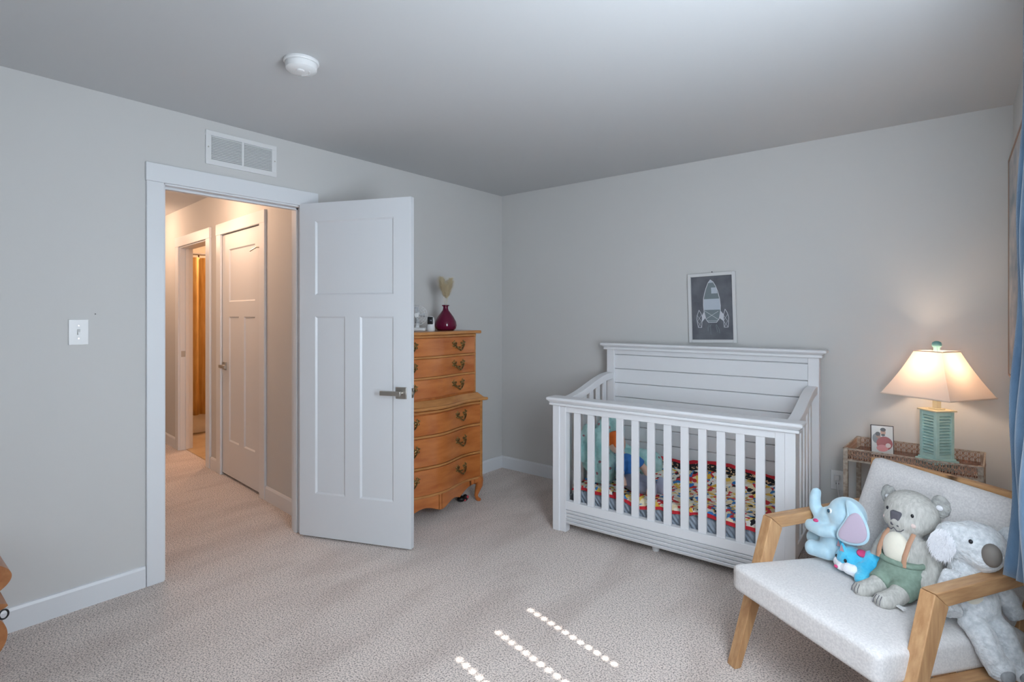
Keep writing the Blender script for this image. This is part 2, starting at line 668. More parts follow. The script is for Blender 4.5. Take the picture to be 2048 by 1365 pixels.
sc = thing('shower_curtain', 'mustard gold shower curtain on a rod in the bathroom', 'curtain')
hall(sc)


def fold(i, j):
    n_ = -0.13 - i * 1.75
    x = 3.18 + 0.028 * sin(i * 105) + 0.015 * sin(i * 31 + 1)
    return (x, n_, 2.02 - j * 1.78)


part('cloth', MB().grid(fold, 320, 8), M_gold, sc, smooth=80).modifiers.new('t', 'SOLIDIFY').thickness = 0.004
part('curtain_rod', rod, M_nickel, sc, smooth=40)
rg = MB()
rg.lathe([(0.012, -0.004), (0.017, -0.004), (0.017, 0.004), (0.012, 0.004), (0.012, -0.004)], (0, 0, 0), 12, 'y')
r0 = None
for k in range(18):
    y = -0.15 - k * 0.1
    if r0 is None:
        r0 = part('curtain_ring', rg, M_bronze, sc, smooth=40)
        r0.location = (3.18, y, 2.045)
    else:
        copy_at(r0, sc, (3.18, y, 2.045))
M_tub = mat('tub_enamel', (236, 230, 220), 0.2)
tub = MB()
tub.prism([(3.30, 0.006), (3.26, 0.40), (3.235, 0.42), (3.24, 0.45), (3.34, 0.45), (3.40, 0.15), (4.0, 0.15), (4.05, 0.45), (4.12, 0.45), (4.12, 0.006)],
          'y', -1.99, -0.12)
tg = tag(hall(part('bathtub', tub, M_tub, bevel=0.01)), 'white bathtub behind the gold shower curtain', 'bathtub')


def dome_light(name, label, s, n, power):
    t = thing(name, label, 'ceiling light', (0, 0, 0))
    hall(t)
    t.location = Vector(h_org) + d_ax * s + n_ax * n + Vector((0, 0, H))
    part('base', MB().lathe([(0.001, -0.02), (0.14, -0.02), (0.14, 0.0)], (0, 0, 0), 24), M_white, t, smooth=40)
    part('dome', MB().lathe([(0.13, -0.021), (0.125, -0.045), (0.09, -0.075), (0.04, -0.092), (0.0005, -0.096)], (0, 0, 0), 24),
         emis('lamp_glow_' + name, (255, 214, 170), 3.0), t, smooth=60)
    d = bpy.data.lights.new(name, 'POINT')
    d.energy, d.color, d.shadow_soft_size = power, (1.0, 0.66, 0.46), 0.12
    o = bpy.data.objects.new(name + '_light', d)
    COL.objects.link(o)
    o.parent = t
    o.location = (0, 0, -0.21)


dome_light('hall_ceiling_light', 'round flush ceiling light in the hallway', 0.9, 0.5, 13.5)
dome_light('hall_ceiling_light', 'round flush ceiling light at the far end of the hallway', 2.9, 0.5, 13.5)
dome_light('bath_ceiling_light', 'round flush ceiling light in the bathroom', 3.0, -0.9, 38.0)

# ------------------------------------------------------------------ window, blind, curtain (right wall)
wf = MB()
wf.box(XR + 0.02, XR + 0.09, WY0, WY0 + 0.05, WZ0, WZ1)
wf.box(XR + 0.02, XR + 0.09, WY1 - 0.05, WY1, WZ0, WZ1)
wf.box(XR + 0.02, XR + 0.09, WY0, WY1, WZ0, WZ0 + 0.05)
wf.box(XR + 0.02, XR + 0.09, WY0, WY1, WZ1 - 0.04, WZ1)
wf.box(XR + 0.03, XR + 0.07, WY0, WY1, 1.305, 1.385)
win = struct(part('window_1', wf, M_trim, bevel=0.003))
part('pane', bx(XR + 0.048, XR + 0.052, WY0 + 0.04, WY1 - 0.04, WZ0 + 0.04, 1.32), M_glass, win)
part('pane', bx(XR + 0.048, XR + 0.052, WY0 + 0.04, WY1 - 0.04, 1.37, WZ1 - 0.03), M_glass, win)
ws = MB()
ws.box(XR - 0.018, XR, WY0 - 0.09, WY0, WZ0 - 0.09, WZ1 + 0.09)
ws.box(XR - 0.018, XR, WY1, WY1 + 0.09, WZ0 - 0.09, WZ1 + 0.09)
ws.box(XR - 0.018, XR, WY0, WY1, WZ1, WZ1 + 0.09)
ws.box(XR - 0.018, XR, WY0, WY1, WZ0 - 0.09, WZ0 - 0.02)
ws.box(XR - 0.02, XR + 0.05, WY0 - 0.04, WY1 + 0.04, WZ0 - 0.02, WZ0)
struct(part('trim_5', ws, M_trim, bevel=0.003))

# unseen window frame and shade, added to dress the rear fill light
w2f = MB()
for a in ((1.50, 1.59, 0.70, 2.15), (3.11, 3.20, 0.70, 2.15), (1.59, 3.11, 2.06, 2.15), (1.59, 3.11, 0.70, 0.79)):
    w2f.box(a[0], a[1], YB, YB + 0.018, a[2], a[3])
w2 = struct(part('added_rear_window', w2f, M_trim, bevel=0.003))
part('added_shade_panel', bx(1.59, 3.11, YB, YB + 0.006, 0.79, 2.06), M_blind, w2)

bl = thing('window_blind', 'white two inch horizontal blind closed over the side window', 'blind', (3.378, -2.525, 0))
part('headrail', bx(-0.02, 0.02, -0.52, 0.52, 2.028, 2.066), M_blind, bl)
HOLES = [-2.102 + 2.525, -2.332 + 2.525, -2.57 + 2.525, -2.80 + 2.525]
PITCH = 0.0488


def slat_mesh():
    w, th = 0.051, radians(76)
    mb = MB()
    ys = [-0.515]
    for hc in sorted(HOLES):
        ys += [hc - 0.0105, hc + 0.0105]
    ys.append(0.515)
    ws_ = [-w / 2, -0.0085, 0.0085, w / 2]

    def P(y, q, t):
        # top edge leans into the room (-x)
        return (-q * cos(th) + t * sin(th), y, q * sin(th) + t * cos(th))
    for i in range(len(ys) - 1):
        for j in range(3):
            if i % 2 == 1 and j == 1:
                continue
            for t in (-0.001, 0.001):
                mb.add([P(ys[i], ws_[j], t), P(ys[i + 1], ws_[j], t), P(ys[i + 1], ws_[j + 1], t), P(ys[i], ws_[j + 1], t)], [(0, 1, 2, 3)])
    return mb.mesh('slat')


sm = slat_mesh()
z = 1.998
while z > 0.80:
    o = link('slat', sm, M_blind, bl)
    o.location = (0, 0, z)
    z -= PITCH
part('bottom_rail', bx(-0.012, 0.012, -0.515, 0.515, 0.765, 0.785), M_blind, bl)

M_denim = mat('blue_curtain_cloth', (66, 92, 118), 0.9, rgb2=(84, 112, 138), nscale=22, stretch=(1, 1, 0.35), bump=0.3, bscale=300, sheen=0.4)
cu = thing('window_curtain', 'slate blue fabric curtain hanging in front of the armchair', 'curtain', (0, 0, 0))


def cfold(i, j):
    y = -1.985 + i * 0.27
    amp = 0.020 + 0.010 * j
    x = 3.343 - 0.010 * j + amp * sin(i * 15.5 + 0.6) - 0.030 * (i ** 6) * (0.35 + 0.9 * j)
    x += 0.006 * sin(j * 19 + i * 4) * (0.3 + j)
    zz = 2.30 - j * (1.648 - 0.05 * (1 - i) + 0.008 * sin(i * 9))
    return (x, y + 0.006 * sin(j * 7), zz)


part('cloth', MB().grid(cfold, 60, 40), M_denim, cu, smooth=80).modifiers.new('t', 'SOLIDIFY').thickness = 0.004
cr_ = MB()
cr_.tube([(3.33, -3.3, 2.312), (3.33, -1.62, 2.312)], 0.011, 12)
cr_.ell((3.33, -1.60, 2.312), (0.02, 0.028, 0.02))
cr_.tube([(3.33, -1.68, 2.312), (3.398, -1.68, 2.312)], 0.007, 8)
cr_.tube([(3.33, -3.25, 2.312), (3.398, -3.25, 2.312)], 0.007, 8)
tag(part('curtain_rod', cr_, M_nickel, None, smooth=40), 'metal curtain rod above the side window', 'curtain rod')

# large framed abstract canvas on the right wall
M_canvas = mat('pale_abstract_canvas', (208, 200, 196), 0.85, rgb2=(150, 160, 168), nscale=3.2, stretch=(1, 1, 2.2), detail=8)
pt = thing('wall_canvas', 'tall pale abstract canvas with thin brown frame beside the curtain', 'painting', (XR, -0.58, 1.08))
part('canvas', bx(-0.026, -0.002, -0.40, 0.39, 0.01, 1.03), M_canvas, pt)
fr = MB()
for a in ((-0.41, -0.40, 0, 1.04), (0.39, 0.40, 0, 1.04), (-0.40, 0.39, 0, 0.01), (-0.40, 0.39, 1.03, 1.04)):
    fr.box(-0.030, -0.001, a[0], a[1], a[2], a[3])
part('frame', fr, mat('thin_brown_frame', (164, 140, 126), 0.6), pt)

# ------------------------------------------------------------------ wall and ceiling fittings
vt = thing('return_air_vent', 'white louvred return air vent above the bedroom doorway', 'vent', (0.0, -2.305, 2.2915))
vf = MB()
vw, vh = 0.2, 0.0935
vf.box(0, 0.010, -vw, vw, vh - 0.026, vh)
vf.box(0, 0.010, -vw, vw, -vh, -vh + 0.026)
vf.box(0, 0.010, -vw, -vw + 0.03, -vh + 0.026, vh - 0.026)
vf.box(0, 0.010, vw - 0.03, vw, -vh + 0.026, vh - 0.026)
vf.box(0, 0.010, -0.007, 0.007, -vh + 0.026, vh - 0.026)
part('frame', vf, M_white, vt, bevel=0.003)
part('duct', bx(0.0005, 0.0012, -vw + 0.02, vw - 0.02, -vh + 0.02, vh - 0.02), mat('duct_grey', (170, 172, 176), 0.8), vt)
for s in (-1, 1):
    for k in range(15):
        zc = -vh + 0.031 + k * (2 * vh - 0.062) / 14
        mb = MB().hexa([(0.0015, s * 0.0885 - 0.081, zc + 0.0045), (0.009, s * 0.0885 - 0.081, zc - 0.0055),
                        (0.009, s * 0.0885 + 0.081, zc - 0.0055), (0.0015, s * 0.0885 + 0.081, zc + 0.0045),
                        (0.002, s * 0.0885 - 0.081, zc + 0.0045), (0.0095, s * 0.0885 - 0.081, zc - 0.003),
                        (0.0095, s * 0.0885 + 0.081, zc - 0.003), (0.002, s * 0.0885 + 0.081, zc + 0.0045)])
        part('slat', mb, M_white, vt)
for s in (-1, 1):
    o = part('screw', MB().lathe([(0.004, 0), (0.004, 0.0015), (0.001, 0.0022)], (0.010, s * (vw - 0.013), 0), 10, 'x'), M_nickel, vt)

sd = thing('smoke_detector', 'round white smoke detector on the ceiling', 'smoke detector', (1.04, -2.535, H))
part('mounting_plate', MB().lathe([(0.001, 0), (0.070, 0), (0.071, -0.008), (0.068, -0.0125), (0.001, -0.0125)], (0, 0, 0), 36), M_white, sd, smooth=35)
part('body', MB().lathe([(0.062, -0.0125), (0.064, -0.016), (0.062, -0.036), (0.052, -0.044), (0.02, -0.047), (0.0005, -0.047)], (0, 0, 0), 36), M_white, sd, smooth=35)
part('test_button', MB().lathe([(0.016, -0.044), (0.016, -0.0505), (0.012, -0.052), (0.0005, -0.052)], (0.012, -0.012, 0), 20), M_white, sd, smooth=35)
part('vent_ridge', MB().tube([(-0.03, 0.02, -0.0455), (0.0, 0.034, -0.046), (0.03, 0.02, -0.0455)], 0.003, 6), M_white, sd, smooth=40)

sw = thing('light_switch', 'white toggle light switch plate beside the doorway', 'switch', (0, -3.059, 1.2915))
part('plate', bx(0, 0.006, -0.038, 0.038, -0.060, 0.060), M_white, sw, bevel=0.004, seg=3)
part('toggle', MB().hexa([(0.006, -0.006, -0.011), (0.006, 0.006, -0.011), (0.006, 0.006, 0.011), (0.006, -0.006, 0.011),
                          (0.018, -0.004, -0.012), (0.018, 0.004, -0.012), (0.016, 0.004, -0.001), (0.016, -0.004, -0.001)]), M_white, sw)
part('slot', bx(0.0055, 0.0065, -0.006, 0.006, -0.0125, 0.0125), mat('switch_slot', (150, 152, 155), 0.6), sw)
for s in (-1, 1):
    part('screw', MB().lathe([(0.0035, 0), (0.0035, 0.0012)], (0.006, 0, s * 0.030), 10, 'x'), M_nickel, sw)

ol = thing('wall_outlet', 'white double wall outlet between crib and side table', 'outlet', (2.626, 0, 0.385))
part('plate', bx(-0.036, 0.036, -0.006, 0, -0.058, 0.058), M_white, ol, bevel=0.004, seg=3)
for s in (-1, 1):
    r = part('receptacle', MB().lathe([(0.0165, -0.0005), (0.0165, -0.009)], (0, 0, s * 0.0195), 20, 'y'), M_white, ol, smooth=30)
    part('slots', bx(-0.008, -0.0055, -0.0095, -0.0088, s * 0.0195 - 0.004, s * 0.0195 + 0.005).box(
        0.0055, 0.008, -0.0095, -0.0088, s * 0.0195 - 0.004, s * 0.0195 + 0.005), M_black, r)
pg = MB().box(-0.013, 0.013, -0.035, -0.009, 0.005, 0.032)
pg.tube([(0, -0.03, 0.008), (0.004, -0.04, -0.04), (0.03, -0.03, -0.2), (0.07, -0.03, -0.36), (0.16, -0.03, -0.377)], 0.003, 8)
o = tag(part('lamp_cord', pg, M_white, None, smooth=40, bevel=0.002), 'white plug and cord in the wall outlet', 'cord')
o.location = (2.626, 0, 0.385)


# framed rocket print
def ribbon(pts, w, closed=False, z=0.0):
    """flat stroke in the x-z plane facing -y"""
    mb = MB()
    n = len(pts)
    for i in range(n if closed else n - 1):
        a, b = Vector(pts[i]), Vector(pts[(i + 1) % n])
        d = (b - a)
        if d.length < 1e-9:
            continue
        d.normalize()
        p = Vector((-d.y, d.x)) * w / 2
        e = d * w * 0.3
        q = [a - e + p, b + e + p, b + e - p, a - e - p]
        mb.add([(c.x, z, c.y) for c in q], [(0, 1, 2, 3)])
    return mb


pc = thing('rocket_picture', 'white framed chalk drawing of a rocket on dark grey', 'picture', (1.884, 0.0, 1.42), rot=(0, radians(-1.6), 0))
PW, PH = 0.161, 0.2385
M_frame = mat('white_frame', (214, 214, 214), 0.5)
fb = 0.022
for nm, a in (('frame_side', (-PW, -PW + fb, -PH, PH)), ('frame_side', (PW - fb, PW, -PH, PH)),
              ('frame_rail', (-PW + fb, PW - fb, PH - fb, PH)), ('frame_rail', (-PW + fb, PW - fb, -PH, -PH + fb))):
    part(nm, bx(a[0], a[1], -0.024, -0.003, a[2], a[3]), M_frame, pc, bevel=0.002)
cv = part('print', bx(-PW + fb - 0.002, PW - fb + 0.002, -0.012, -0.004, -PH + fb - 0.002, PH - fb + 0.002),
          mat('chalkboard_print', (92, 94, 100), 0.85, rgb2=(112, 114, 120), nscale=9), pc)
M_chalk = mat('chalk_white', (206, 208, 214), 0.9)
M_chalk2 = mat('chalk_grey', (124, 134, 138), 0.9)
M_chalk3 = mat('chalk_light', (186, 194, 204), 0.9)


def pp(x, y):
    return ((x - 600) / 650 * 2 * (PW - fb), -(y - 683) / 1015 * 2 * (PH - fb))


def poly(pts, y=-0.0123):
    return MB().add([(a, y, b) for a, b in [pp(*p) for p in pts]], [tuple(range(len(pts)))])


hull = [(587, 235), (550, 280), (515, 365), (487, 455), (470, 540), (466, 640), (474, 740), (500, 860), (540, 915),
        (670, 915), (712, 855), (732, 750), (735, 650), (725, 545), (700, 430), (665, 335), (630, 270)]
part('rocket_body', poly(hull), M_chalk2, cv)
part('rocket_band', poly([(472, 540), (727, 540), (735, 650), (732, 715), (472, 715), (466, 640)], -0.0126), M_chalk3, cv)
part('rocket_window', poly([(595, 360), (680, 360), (692, 455), (597, 455)], -0.0126), M_chalk3, cv)
part('rocket_nose', poly([(587, 235), (555, 285), (630, 280)], -0.0126), M_chalk3, cv)
st = ribbon([pp(*p) for p in hull], 0.0042, True, -0.0129)
for L in ([(485, 730), (710, 880)], [(700, 740), (500, 860)], [(520, 890), (690, 890)]):
    r_ = ribbon([pp(*p) for p in L], 0.0025, False, -0.0128)
    st.add(r_.v, r_.f)
for podp in ([(393, 715), (360, 800), (354, 870), (375, 995), (430, 995), (442, 830), (425, 770)],
             [(805, 710), (782, 790), (778, 850), (785, 995), (845, 995), (858, 840), (838, 770)]):
    r_ = ribbon([pp(*p) for p in podp], 0.0034, True, -0.0129)
    st.add(r_.v, r_.f)
    x0 = podp[0][0]
    for L in ([(x0 - 30, 800), (x0 + 36, 900)], [(x0 + 32, 800), (x0 - 34, 900)], [(x0 - 25, 900), (x0 + 34, 985)], [(x0 + 34, 900), (x0 - 16, 985)]):
        r_ = ribbon([pp(*p) for p in L], 0.002, False, -0.0128)
        st.add(r_.v, r_.f)
for q in ([(440, 800), (478, 730), (490, 845), (440, 905)], [(728, 725), (780, 790), (778, 900), (716, 850)]):
    r_ = poly(q, -0.0124)
    st.add(r_.v, r_.f)
part('chalk_lines', st, M_chalk, cv)
fm = MB()
for L in ([(550, 945), (525, 1000), (530, 1060)], [(570, 960), (575, 1110)], [(665, 950), (705, 1030), (712, 1090)], [(655, 960), (680, 1070)], [(530, 1050), (545, 990), (580, 950)]):
    r_ = ribbon([pp(*p) for p in L], 0.003, False, -0.0126)
    fm.add(r_.v, r_.f)
part('rocket_flame', fm, M_chalk2, cv)
tag(part('nail', MB().lathe([(0.0015, 0.004), (0.0015, -0.012), (0.0035, -0.012), (0.0035, -0.014)], (1.884, 0, 1.664), 8, 'y'), M_dark),
    'small nail in the wall just above the rocket picture', 'nail')
tag(part('nail', MB().lathe([(0.0012, -0.004), (0.0012, 0.003), (0.003, 0.003), (0.003, 0.0045)], (0, -2.995, 1.376), 8, 'x'), mat('nail_grey', (110, 108, 106), 0.6)),
    'tiny nail head in the wall above right of the light switch', 'nail')

# ------------------------------------------------------------------ crib
crib = thing('crib', 'white slatted baby crib with a tall plank headboard', 'crib', (1.1552, -0.9139, 0), 0.0345)
for (a, b, c, d) in ((0.018, 0.067, 0.064, 0.112), (1.369, 1.418, 1.324, 1.372)):
    mb = MB().box(a, b, 0.030, 0.092, 0, 0.797)
    mb.box(c, d, 0.037, 0.088, 0, 0.797)
    part('front_post', mb, M_crib, crib, bevel=0.003)
cap = MB()
cap.box(-0.018, 1.454, 0.0, 0.115, 0.826, 0.848)
part('front_cap', cap, M_crib, crib, bevel=0.010, seg=3)
cap = MB()
cap.hexa([(0.004, 0.020, 0.812), (1.432, 0.020, 0.812), (1.432, 0.10, 0.812), (0.004, 0.10, 0.812),
          (-0.012, 0.006, 0.828), (1.448, 0.006, 0.828), (1.448, 0.11, 0.828), (-0.012, 0.11, 0.828)])
cap.box(-0.001, 1.437, 0.015, 0.104, 0.797, 0.812)
part('front_cap_moulding', cap, M_crib, crib, bevel=0.004)
part('front_top_rail', bx(0.110, 1.326, 0.042, 0.084, 0.757, 0.798), M_crib, crib, bevel=0.002)
s0 = None
for k in range(12):
    uc = 0.182 + k * 0.0973
    if s0 is None:
        s0 = part('slat', bx(-0.0225, 0.0225, 0.052, 0.070, 0.19, 0.76), M_crib, crib, bevel=0.003)
        s0.location = (uc, 0, 0)
    else:
        copy_at(s0, crib, (uc, 0, 0))
part('front_bottom_rail', bx(0.110, 1.326, 0.040, 0.084, 0.143, 0.196), M_crib, crib, bevel=0.003)
for k in range(4):
    z1 = 0.143 - k * 0.0225
    st_ = 0.034 + 0.000 * k
    mb = MB().hexa([(0.108, st_ + 0.010, z1 - 0.0225), (1.328, st_ + 0.010, z1 - 0.0225), (1.328, 0.08, z1 - 0.0225), (0.108, 0.08, z1 - 0.0225),
                    (0.108, st_, z1 - 0.003), (1.328, st_, z1 - 0.003), (1.328, 0.08, z1 - 0.003), (0.108, 0.08, z1 - 0.003)])
    part('apron_moulding', mb, M_crib, crib, bevel=0.003)
for (a, b) in ((0.038, 0.098), (1.362, 1.422)):
    part('back_post', bx(a, b, 0.735, 0.79, 0, 1.128), M_crib, crib, bevel=0.003)
mb = MB().box(-0.004, 1.464, 0.70, 0.80, 1.146, 1.165)
part('headboard_cap', mb, M_crib, crib, bevel=0.008, seg=3)
mb = MB().hexa([(0.026, 0.722, 1.134), (1.434, 0.722, 1.134), (1.434, 0.797, 1.134), (0.026, 0.797, 1.134),
                (0.004, 0.706, 1.147), (1.456, 0.706, 1.147), (1.456, 0.799, 1.147), (0.004, 0.799, 1.147)])
mb.box(0.020, 1.440, 0.717, 0.798, 1.118, 1.134)
part('headboard_cap_moulding', mb, M_crib, crib, bevel=0.003)
zt = 1.122
for k in range(9):
    zb = 1.081 - k * 0.1027
    part('plank', bx(0.096, 1.364, 0.748, 0.768, zb + 0.0018, zt), M_crib, crib, bevel=0.0035)
    zt = zb - 0.0018
part('headboard_backing', bx(0.096, 1.364, 0.768, 0.780, 0.26, 1.12), M_crib, crib)


def sidez(v):
    t = max(0, min(1, (v - 0.10) / 0.62))
    return 0.838 + 0.112 * t * t * (3 - 2 * t)


for (a, b) in ((0.036, 0.092), (1.358, 1.414)):
    N = 24
    top = [(0.05 + i / N * 0.69, sidez(0.05 + i / N * 0.69)) for i in range(N + 1)]
    bot = [(p[0], p[1] - 0.048) for p in top][::-1]
    mb = MB().prism(top + bot, 'x', a, b)
    part('side_top_rail', mb, M_crib, crib, smooth=35, bevel=0.003)
    part('side_bottom_rail', bx(a + 0.012, b - 0.012, 0.085, 0.74, 0.13, 0.20), M_crib, crib, bevel=0.003)
    for k in range(6):
        vc = 0.160 + k * 0.097
        part('side_slat', bx(a + 0.020, b - 0.020, vc - 0.022, vc + 0.022, 0.19, sidez(vc) - 0.03), M_crib, crib, bevel=0.003)
part('mattress_support', bx(0.112, 1.324, 0.095, 0.735, 0.105, 0.125), M_crib, crib)
part('centre_foot', MB().lathe([(0.020, 0), (0.022, 0.012), (0.022, 0.106)], (0.668, 0.13, 0), 16), M_crib, crib, smooth=40)

# mattress with grey quilted sheet
def quilt_mat():
    m = mat('grey_quilted_sheet', (150, 160, 172), 0.8)
    nt = m.node_tree
    b = nt.nodes['Principled BSDF']
    tc = nt.nodes.new('ShaderNodeTexCoord')
    mp = nt.nodes.new('ShaderNodeMapping')
    mp.inputs['Rotation'].default_value = (radians(30), radians(35), radians(20))
    wv = nt.nodes.new('ShaderNodeTexWave')
    wv.inputs['Scale'].default_value = 14
    wv.inputs['Distortion'].default_value = 2.5
    wv.inputs['Detail'].default_value = 2
    bp = nt.nodes.new('ShaderNodeBump')
    bp.inputs['Strength'].default_value = 0.7
    bp.inputs['Distance'].default_value = 0.008
    nt.links.new(tc.outputs['Object'], mp.inputs['Vector'])
    nt.links.new(mp.outputs['Vector'], wv.inputs['Vector'])
    nt.links.new(wv.outputs['Fac'], bp.inputs['Height'])
    nt.links.new(bp.outputs['Normal'], b.inputs['Normal'])
    return m


mt = part('crib_mattress', cushion(0.602, 0.315, 0.068, 0.03, 0.006), quilt_mat(), None, smooth=60)
tag(mt, 'crib mattress in a grey quilted fitted sheet', 'mattress')
cm = Matrix.Translation((1.1552, -0.9139, 0)) @ Matrix.Rotation(0.0345, 4, 'Z')


def crib_pos(o, u, v, z, rz=0.0):
    o.location = cm @ Vector((u, v, z))
    o.rotation_euler = (0, 0, 0.0345 + rz)
    return o


crib_pos(mt, 0.718, 0.415, 0.195)


def print_mat():
    m = bpy.data.materials.new('bright_patchwork_print')
    m.use_nodes = True
    nt = m.node_tree
    b = nt.nodes['Principled BSDF']
    b.inputs['Roughness'].default_value = 0.9
    tc = nt.nodes.new('ShaderNodeTexCoord')
    nz = nt.nodes.new('ShaderNodeTexNoise')
    nz.inputs['Scale'].default_value = 30
    mixv = nt.nodes.new('ShaderNodeMix')
    mixv.data_type = 'VECTOR'
    mixv.inputs[0].default_value = 0.03
    nt.links.new(tc.outputs['Object'], nz.inputs['Vector'])
    nt.links.new(tc.outputs['Object'], mixv.inputs[4])
    nt.links.new(nz.outputs['Color'], mixv.inputs[5])

    def cells(scale, cols):
        v = nt.nodes.new('ShaderNodeTexVoronoi')
        v.inputs['Scale'].default_value = scale
        sp = nt.nodes.new('ShaderNodeSeparateColor')
        r = nt.nodes.new('ShaderNodeValToRGB')
        r.color_ramp.interpolation = 'CONSTANT'
        el = r.color_ramp.elements
        for i, (p, c) in enumerate(cols):
            e = el[i] if i < 2 else el.new(p)
            e.position, e.color = p, lin(c)
        nt.links.new(mixv.outputs[1], v.inputs['Vector'])
        nt.links.new(v.outputs['Color'], sp.inputs[0])
        nt.links.new(sp.outputs[0], r.inputs['Fac'])
        return v, r
    pal = [(0.0, (240, 226, 190)), (0.16, (208, 44, 52)), (0.32, (44, 120, 190)), (0.47, (232, 224, 208)), (0.6, (224, 176, 60)),
           (0.74, (236, 218, 172)), (0.86, (238, 238, 232)), (0.95, (30, 28, 34))]
    v1, r1 = cells(17, pal)
    v2, r2 = cells(44, [(0.0, (236, 232, 222)), (0.3, (206, 52, 56)), (0.45, (228, 190, 84)), (0.62, (60, 126, 186)), (0.74, (34, 30, 36)), (0.83, (226, 208, 170))])
    gt = nt.nodes.new('ShaderNodeMath')
    gt.operation = 'GREATER_THAN'
    gt.inputs[1].default_value = 0.35
    nt.links.new(v1.outputs['Distance'], gt.inputs[0])
    mx = nt.nodes.new('ShaderNodeMix')
    mx.data_type = 'RGBA'
    nt.links.new(gt.outputs[0], mx.inputs[0])
    nt.links.new(r1.outputs['Color'], mx.inputs[6])
    nt.links.new(r2.outputs['Color'], mx.inputs[7])
    nt.links.new(mx.outputs[2], b.inputs['Base Color'])
    return m


M_print = print_mat()
M_red = mat('red_binding', (196, 34, 48), 0.85)
M_blackprint = mat('black_printed_border', (26, 24, 28), 0.9, rgb2=(214, 176, 140), nscale=60, contrast=(0.56, 0.6))
bk = thing('baby_blanket', 'bright multicoloured patchwork baby blanket spread over the crib mattress', 'blanket')
crib_pos(bk, 0, 0, 0)


def bz(u, v):
    z = 0.288
    z += 0.115 * max(0, min(1, (v - 0.50) / 0.22)) ** 1.5 * (1 + 0.12 * sin(u * 9)) * (1.0 - 0.15 * max(0, (u - 0.5)))
    z += 0.014 * noise.noise(Vector((u * 7, v * 9, 0.3))) * (1 if v > 0.12 else 0.3)
    z += 0.007 * noise.noise(Vector((u * 19, v * 23, 1.3)))
    if v < 0.125:
        z -= (0.125 - v) * 0.85
    return max(z, 0.274 if v > 0.12 else 0.2)


def bedge(i):
    return 0.088 + 0.012 * sin(i * 11) + 0.006 * sin(i * 29)


def bfun(i, j, lift=0.0):
    u = 0.125 + i * 1.18
    v = bedge(i) + j * (0.722 - bedge(i))
    return (u, v, bz(u, v) + lift)


def strip(j0, j1, lift):
    def fn(i, j):
        return bfun(i, j0 + j * (j1 - j0), lift)
    return MB().grid(fn, 120, 4)


b_ = part('cloth', MB().grid(bfun, 120, 60), M_print, bk, smooth=80)
b_.modifiers.new('t', 'SOLIDIFY').thickness = 0.005
part('front_binding', strip(-0.005, 0.020, 0.0016), M_red, bk, smooth=80, label='red binding along the front edge')
part('back_border', strip(0.90, 0.985, 0.0022), M_blackprint, bk, smooth=80, label='black printed border along the headboard')
part('back_binding', strip(0.965, 1.0, 0.0032), M_red, bk, smooth=80, label='red binding along the headboard')

# teal muslin bundled at the left end of the crib
M_teal = mat('teal_muslin', (150, 206, 204), 0.9, rgb2=(190, 224, 222), nscale=12, bump=0.8, bscale=26, bdist=0.012)
nt = M_teal.node_tree
tcn = nt.nodes.new('ShaderNodeTexCoord')
vo = nt.nodes.new('ShaderNodeTexVoronoi')
vo.inputs['Scale'].default_value = 17
lt = nt.nodes.new('ShaderNodeMath')
lt.operation = 'LESS_THAN'
lt.inputs[1].default_value = 0.16
mxn = nt.nodes.new('ShaderNodeMix')
mxn.data_type = 'RGBA'
bs = nt.nodes['Principled BSDF']
src = bs.inputs['Base Color'].links[0].from_socket
mxn.inputs[7].default_value = lin((168, 120, 130))
nt.links.new(tcn.outputs['Object'], vo.inputs['Vector'])
nt.links.new(vo.outputs['Distance'], lt.inputs[0])
nt.links.new(lt.outputs[0], mxn.inputs[0])
nt.links.new(src, mxn.inputs[6])
nt.links.new(mxn.outputs[2], bs.inputs['Base Color'])
mb = MB()
mb.ell((0.0, 0.02, 0.14), (0.085, 0.25, 0.15))
mb.ell((-0.015, 0.06, 0.28), (0.06, 0.20, 0.12))
mb.ell((0.05, -0.12, 0.10), (0.09, 0.12, 0.11))
mb.ell((-0.045, -0.17, 0.24), (0.045, 0.09, 0.15))
mb.ell((-0.05, 0.10, 0.30), (0.04, 0.16, 0.10))
mb.ell((0.08, 0.15, 0.09), (0.12, 0.12, 0.10))
mb.ell((0.18, 0.22, 0.08), (0.12, 0.08, 0.10))
tl = blob('muslin_bundle', mb, M_teal, None, 0.010, 5, disp=0.045, dscale=0.055)
tag(tl, 'rumpled teal muslin blanket bunched in the left end of the crib', 'blanket')
crib_pos(tl, 0.21, 0.40, 0.275)

# plain cloth doll propped on the muslin
dl = thing('cloth_doll', 'soft cloth doll in blue top, grey trousers and orange hat', 'doll')
crib_pos(dl, 0.43, 0.27, 0.285)
dl.scale = (1.2, 1.2, 1.2)
M_skin = mat('doll_skin_cloth', (224, 186, 164), 0.9)
M_bluec = mat('doll_blue_cloth', (58, 122, 196), 0.9)
M_greyc = mat('doll_grey_cloth', (138, 142, 160), 0.9)
M_orange = mat('doll_orange_knit', (224, 108, 40), 0.9, bump=0.3, bscale=150)
M_sole = mat('doll_shoe_cloth', (176, 182, 204), 0.9)
mb = MB()
mb.ell((-0.075, 0.02, 0.215), (0.047, 0.045, 0.052))
mb.tube([(-0.055, 0.02, 0.17), (-0.035, 0.02, 0.14)], 0.022)
mb.ell((0.0, 0.01, 0.10), (0.05, 0.045, 0.075), Euler((0, radians(-25), 0)))
mb.tube([(0.02, 0.01, 0.045), (0.10, 0.0, 0.04), (0.165, 0.0, 0.02)], [0.036, 0.032, 0.028])
mb.tube([(0.01, -0.03, 0.045), (0.07, -0.06, 0.03), (0.14, -0.05, 0.02)], [0.034, 0.031, 0.028])
